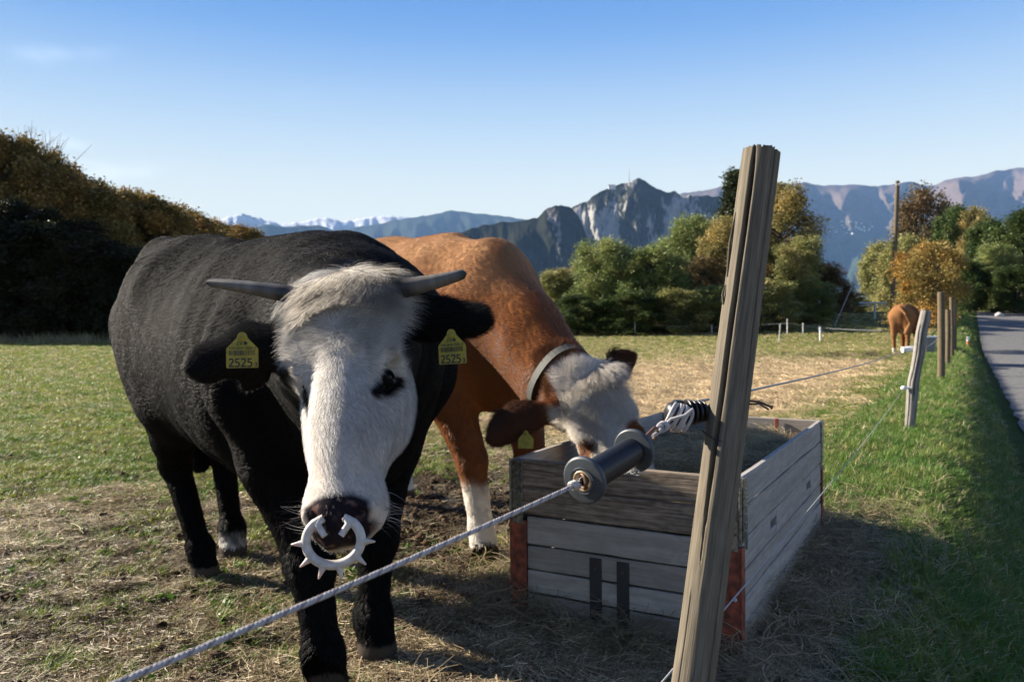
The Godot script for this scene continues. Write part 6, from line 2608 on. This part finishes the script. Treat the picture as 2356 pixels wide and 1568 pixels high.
	var hay_c := PackedColorArray()
	for i in 15000:
		var d := rng.randf_range(1.25, 5.4)
		var x := rng.randf_range(-0.3, 3.4)
		var lp := crate_frame().affine_inverse() * Vector3(x, 0.2, -d)
		var gap := maxf(maxf(-lp.x, lp.x - CRATE_W), maxf(lp.z, -CRATE_L - lp.z))
		if gap < -0.02 or rng.randf() > exp(-maxf(gap, 0.0) * (1.0 if lp.x > CRATE_W - 0.1 else 4.5)):
			continue
		if road_side(x, d) > rng.randf_range(-1.0, -0.5) or rng.randf() < ss(3.6, 5.2, d):
			continue
		var heap := 0.07 * exp(-maxf(gap, 0.0) * 5.0)
		hay.append(Transform3D(Basis.from_euler(Vector3(rng.randf_range(-0.3, 0.3), rng.randf() * TAU, rng.randf_range(-0.3, 0.3))).scaled(Vector3.ONE * rng.randf_range(0.8, 1.4)), Vector3(x, ground_height(x, d) + rng.randf() * (heap + 0.015), -d)))
		hay_c.append(scaled(Color(0.36, 0.285, 0.165).lerp(Color(0.17, 0.13, 0.07), rng.randf()), rng.randf_range(0.6, 1.3)))
	tag(mass("loose_hay", straw_clump(9, 0.06, 0.16, 0.0017, 0.03, 6), straw_m, hay, hay_c), "loose hay heaped round the foot of the crate", "hay")
	# hay in the crate: a lumpy bed with stalks on it
	var bed := thing("hay_fill", "heap of hay lying inside the feed crate", "hay")
	bed.transform = crate_frame()
	var g := Geo.new()
	var nx := 24
	var nz := 44
	for i in nz + 1:
		for j in nx + 1:
			var x := lerpf(0.024, CRATE_W - 0.024, float(j) / nx)
			var z := -lerpf(0.024, CRATE_L - 0.024, float(i) / nz)
			g.v.append(Vector3(x, hay_level(x, z) - 0.012, z))
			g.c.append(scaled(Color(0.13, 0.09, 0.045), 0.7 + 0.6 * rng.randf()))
	for i in nz:
		for j in nx:
			var a := i * (nx + 1) + j
			g.quad(a, a + nx + 1, a + nx + 2, a + 1)
	g.smooth()
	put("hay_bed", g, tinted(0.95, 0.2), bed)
	var st := []
	var st_c := PackedColorArray()
	for i in 7000:
		var x := rng.randf_range(0.06, CRATE_W - 0.06)
		var z := -rng.randf_range(0.06, CRATE_L - 0.06)
		var edge := minf(minf(x, CRATE_W - x), minf(-z, CRATE_L + z))
		st.append(Transform3D(Basis.from_euler(Vector3(rng.randf_range(-0.5, 0.5), rng.randf() * TAU, rng.randf_range(-0.5, 0.5))).scaled(Vector3.ONE * rng.randf_range(0.6, 1.1) * clampf(edge * 7.0, 0.35, 1.0)), Vector3(x, hay_level(x, z) + rng.randf_range(-0.01, 0.02), z)))
		st_c.append(scaled(Color(0.52, 0.41, 0.22).lerp(Color(0.26, 0.20, 0.10), rng.randf()), rng.randf_range(0.5, 1.5)))
	mass("stalks", straw_clump(9, 0.05, 0.14, 0.0016, 0.03, 7), straw_m, st, st_c, bed)

	# trodden clods of earth
	var sp := SphereMesh.new()
	sp.radial_segments = 9
	sp.rings = 5
	var arr := sp.get_mesh_arrays()
	g = Geo.new()
	g.v = arr[Mesh.ARRAY_VERTEX]
	g.ix = arr[Mesh.ARRAY_INDEX]
	for i in g.v.size():
		var q := g.v[i]
		g.v[i] = Vector3(q.x, q.y * 0.6, q.z * 0.8) * (1.0 + 0.9 * noise.get_noise_3d(q.x * 2.5 + 3.0, q.y * 2.5, q.z * 2.5))
	g.smooth()
	var clod := []
	var clod_c := PackedColorArray()
	for i in 60000:
		var d := 1.7 * pow(4.0, rng.randf())
		var x := rng.randf_range(-0.75, 0.6) * d
		if rng.randf() > cover(x, d).z * 0.55 or in_crate(x, d, 0.1):
			continue
		clod.append(Transform3D(Basis.from_euler(Vector3(rng.randf(), rng.randf() * TAU, rng.randf())).scaled(Vector3.ONE * lerpf(0.008, 0.060, pow(rng.randf(), 3.0))), Vector3(x, ground_height(x, d), -d)))
		clod_c.append(scaled(Color(0.060, 0.040, 0.024), rng.randf_range(0.5, 1.6)))
	tag(mass("earth_clods", g.mesh(), tinted(0.95, 0.2), clod, clod_c), "dark clods of trodden earth round the cattle's feet", "earth")

	# low broad-leaved weeds on the trodden ground at the left
	var weed := []
	var weed_c := PackedColorArray()
	for i in 900:
		var d := rng.randf_range(1.9, 7.0)
		var x := rng.randf_range(-0.75, -0.12) * d
		if noise.get_noise_2d(x * 2.2, d * 2.2 + 12.0) < 0.02:
			continue
		weed.append(Transform3D(Basis(Vector3.UP, rng.randf() * TAU).scaled(Vector3.ONE * rng.randf_range(0.5, 1.2)), Vector3(x, ground_height(x, d), -d)))
		weed_c.append(scaled(Color(0.07, 0.16, 0.018).lerp(Color(0.13, 0.20, 0.03), rng.randf()), rng.randf_range(0.7, 1.2)))
	tag(mass("broadleaf_weeds", blade_tuft(8, 0.055, 0.020, 0.030, 1.3, 11), green_m, weed, weed_c), "small bright green broad leaved weeds on the trodden ground", "weeds")
	# tall dry weed stems along the foot of the wood
	var stem := []
	var stem_c := PackedColorArray()
	for i in 900:
		var d := rng.randf_range(31.0, 36.0)
		var x := rng.randf_range(-0.72, -0.28) * d
		stem.append(Transform3D(Basis(Vector3.UP, rng.randf() * TAU).scaled(Vector3.ONE * rng.randf_range(0.6, 1.2)), Vector3(x, ground_height(x, d), -d)))
		stem_c.append(scaled(Color(0.30, 0.27, 0.14), rng.randf_range(0.5, 1.2)))
	tag(mass("dry_weed_stems", blade_tuft(7, 0.55, 0.02, 0.16, 0.4, 12), straw_m, stem, stem_c), "tall dry weed stems along the foot of the dark wood", "weeds")


func hay_level(x: float, z: float) -> float:
	return 0.40 + 0.055 * noise.get_noise_2d(x * 3.0, z * 3.0) + 0.05 * ss(0.1, 0.45, x) * ss(-0.2, -0.7, z)


func build_far_things() -> void:
	# white plastic fence posts across the field
	M.plastic = paint(Color(0.72, 0.73, 0.72), 0.5)
	M.grey_plastic = paint(Color(0.42, 0.43, 0.43), 0.6)
	var list := [[1461, 738, 771, 41.0, "thin white plastic fence post before the dark bushes"], [1638, 746, 772, 42.0, "thin pale plastic post close on the left of the front post"], [1793, 744, 782, 33.0, "grey leaning plastic post right of the front post"], [1812, 733, 770, 40.0, "thin white plastic post behind the leaning grey one"], [1848, 742, 771, 40.0, "thin white plastic post in the middle of the far wire"], [1884, 748, 771, 41.0, "thin pale plastic post just behind the thick white one"], [1888, 752, 784, 34.0, "short thick white plastic post at the far fence"]]
	for s in list:
		var b := at(s[0], s[2], s[3])
		b.y = ground_height(b.x, s[3]) - 0.05
		var t := at(s[0] + (3 if s[0] == 1793 else 0), s[1], s[3])
		var o := thing("plastic_post", s[4], "fence post", b, 0.0, "plastic posts of the far wire fence")
		var g := Geo.new()
		var r := 0.045 if s[0] == 1888 else 0.026
		g.tube(PackedVector3Array([Vector3.ZERO, (t - b) * 0.6, t - b]), PackedFloat32Array([r, r, r * 0.9]), 8)
		put("shaft", g, M.grey_plastic if s[0] == 1793 else M.plastic, o)
		g = Geo.new()
		g.tube(PackedVector3Array([(t - b) * 0.86, (t - b) * 0.92]), PackedFloat32Array([r * 1.5, r * 1.5]), 8)
		put("wire_clip", g, M.grey_plastic, o)
	wire("fence_wire", "far wire strung along the plastic posts across the field", "wire", PackedVector3Array([at(1461, 745, 41.0), at(1638, 752, 42.0), at(1812, 743, 40.0), at(1848, 748, 40.0), at(1884, 753, 41.0), at(2030, 760, 34.0)]), 0.008, M.twine)
	# utility pole and its guy wire
	var pole := thing("utility_pole", "tall bare wooden utility pole before the trees at the right", "utility pole")
	var g := stake(PackedVector3Array([at(2053, 740, 48.0), at(2059, 600, 48.0), at(2066, 416, 48.0)]), PackedFloat32Array([0.15, 0.13, 0.12]), [[PI * 0.5, 0.1, 1.0, 0.01, 0.02]], 21.0, 24, 30, 0.02)
	put("shaft", g, M.stake_wood, pole)
	g = Geo.new()
	for k in 2:
		g.box(at(2066 + 3 - 6 * k, 424, 47.8), Vector3(0.07, 0.16, 0.07), Basis(), 0.02)
	put("insulator_pin", g, M.grey_plastic, pole).set_meta("kind", "stuff")
	wire("guy_wire", "thin guy wire slanting down left of the utility pole", "wire", PackedVector3Array([at(1968, 640, 46.0), at(1916, 760, 44.0)]), 0.022, M.twine)
	# drinking tub beside the far cow
	var tub := thing("water_tub", "grey water tub with a white rim beside the far cow", "tub", Vector3(at(2133, 800, 22.6).x, ground_height(11.8, 22.6), -22.6))
	g = Geo.new()
	g.lathe(Vector3.ZERO, Vector3.UP, PackedVector2Array([Vector2(0.0, 0.0), Vector2(0.0, 0.20), Vector2(0.46, 0.25), Vector2(0.46, 0.23), Vector2(0.06, 0.19)]), 20)
	put("bowl", g, paint(Color(0.17, 0.18, 0.19), 0.5), tub)
	g = Geo.new()
	g.lathe(Vector3(0, 0.45, 0), Vector3.UP, PackedVector2Array([Vector2(0.0, 0.25), Vector2(0.0, 0.275), Vector2(0.04, 0.275), Vector2(0.045, 0.23)]), 20)
	put("rim", g, paint(Color(0.72, 0.73, 0.73), 0.5), tub)
	var buck := thing("bucket", "small white bucket lying at the far cow's feet", "bucket", Vector3(at(2088, 800, 23.0).x, ground_height(11.4, 23.0) + 0.1, -23.0))
	g = Geo.new()
	g.lathe(Vector3(-0.14, 0, 0), Vector3.RIGHT, PackedVector2Array([Vector2(0, 0), Vector2(0, 0.09), Vector2(0.27, 0.12), Vector2(0.27, 0.108), Vector2(0.02, 0.08)]), 16)
	put("pail", g, paint(Color(0.72, 0.73, 0.73), 0.5), buck)
	# a metal barrier on the side road
	var bar := thing("metal_barrier", "pale metal barrier standing on the side road left of the far cow", "barrier", Vector3(at(2013, 740, 49.0).x, ground_height(22.3, 49.0), -49.0))
	for k in 2:
		g = Geo.new()
		g.tube(PackedVector3Array([Vector3(-0.05 + 0.1 * k, 0, 0), Vector3(0, 1.0, 0)]), PackedFloat32Array([0.05, 0.05]), 8)
		put("leg", g, M.grey_plastic, bar)
	g = Geo.new()
	g.tube(PackedVector3Array([Vector3(-1.0, 1.0, 0), Vector3(0.75, 1.0, 0)]), PackedFloat32Array([0.06, 0.06]), 8)
	put("top_rail", g, M.grey_plastic, bar)
	g = Geo.new()
	g.tube(PackedVector3Array([Vector3(-1.0, 0.82, 0), Vector3(0.75, 0.82, 0)]), PackedFloat32Array([0.03, 0.03]), 8)
	put("lower_rail", g, M.grey_plastic, bar)
	# road marker and the stone across the road
	var mk := thing("road_marker", "small orange and white road marker at the road's edge", "road marker", Vector3(at(2228, 765, 31.0).x, ground_height(17.8, 31.0), -31.0))
	g = Geo.new()
	g.tube(PackedVector3Array([Vector3(0, 0, 0), Vector3(0, 0.28, 0)]), PackedFloat32Array([0.055, 0.05]), 10)
	put("orange_foot", g, paint(Color(0.50, 0.16, 0.06), 0.6), mk)
	g = Geo.new()
	g.tube(PackedVector3Array([Vector3(0, 0.28, 0), Vector3(0, 0.46, 0)]), PackedFloat32Array([0.05, 0.045]), 10)
	put("white_cap", g, M.plastic, mk)
	var stone := thing("roadside_stone", "pale boulder lying on the grass across the road", "stone", Vector3(at(2300, 731, 52.0).x, ground_height(31.8, 52.0), -52.0))
	g = Geo.new()
	var sp := SphereMesh.new()
	sp.radial_segments = 16
	sp.rings = 9
	var arr := sp.get_mesh_arrays()
	g.v = arr[Mesh.ARRAY_VERTEX]
	g.ix = arr[Mesh.ARRAY_INDEX]
	for i in g.v.size():
		var q := g.v[i]
		g.v[i] = Vector3(q.x * 0.55, q.y * 0.34 + 0.1, q.z * 0.45) * (1.0 + 0.25 * noise.get_noise_3d(q.x * 3.0, q.y * 3.0, q.z * 3.0))
	g.smooth()
	put("boulder", g, paint(Color(0.42, 0.41, 0.39), 0.9), stone)


func _ready() -> void:
	noise.seed = 5
	noise.frequency = 1.0
	noise.fractal_octaves = 3
	fine.seed = 15
	fine.frequency = 1.0
	fine.fractal_octaves = 4
	light_and_lens()
	build_ground()
	build_road()
	build_mountains()
	build_crate()
	build_fence()
	var t0 := Time.get_ticks_msec()
	build_bull()
	print("bull ", Time.get_ticks_msec() - t0)
	build_brown_cow()
	print("cow ", Time.get_ticks_msec() - t0)
	build_far_cow()
	print("far ", Time.get_ticks_msec() - t0)
	build_trees()
	build_far_things()
	print("trees ", Time.get_ticks_msec() - t0)
	build_turf()
	print("turf ", Time.get_ticks_msec() - t0)
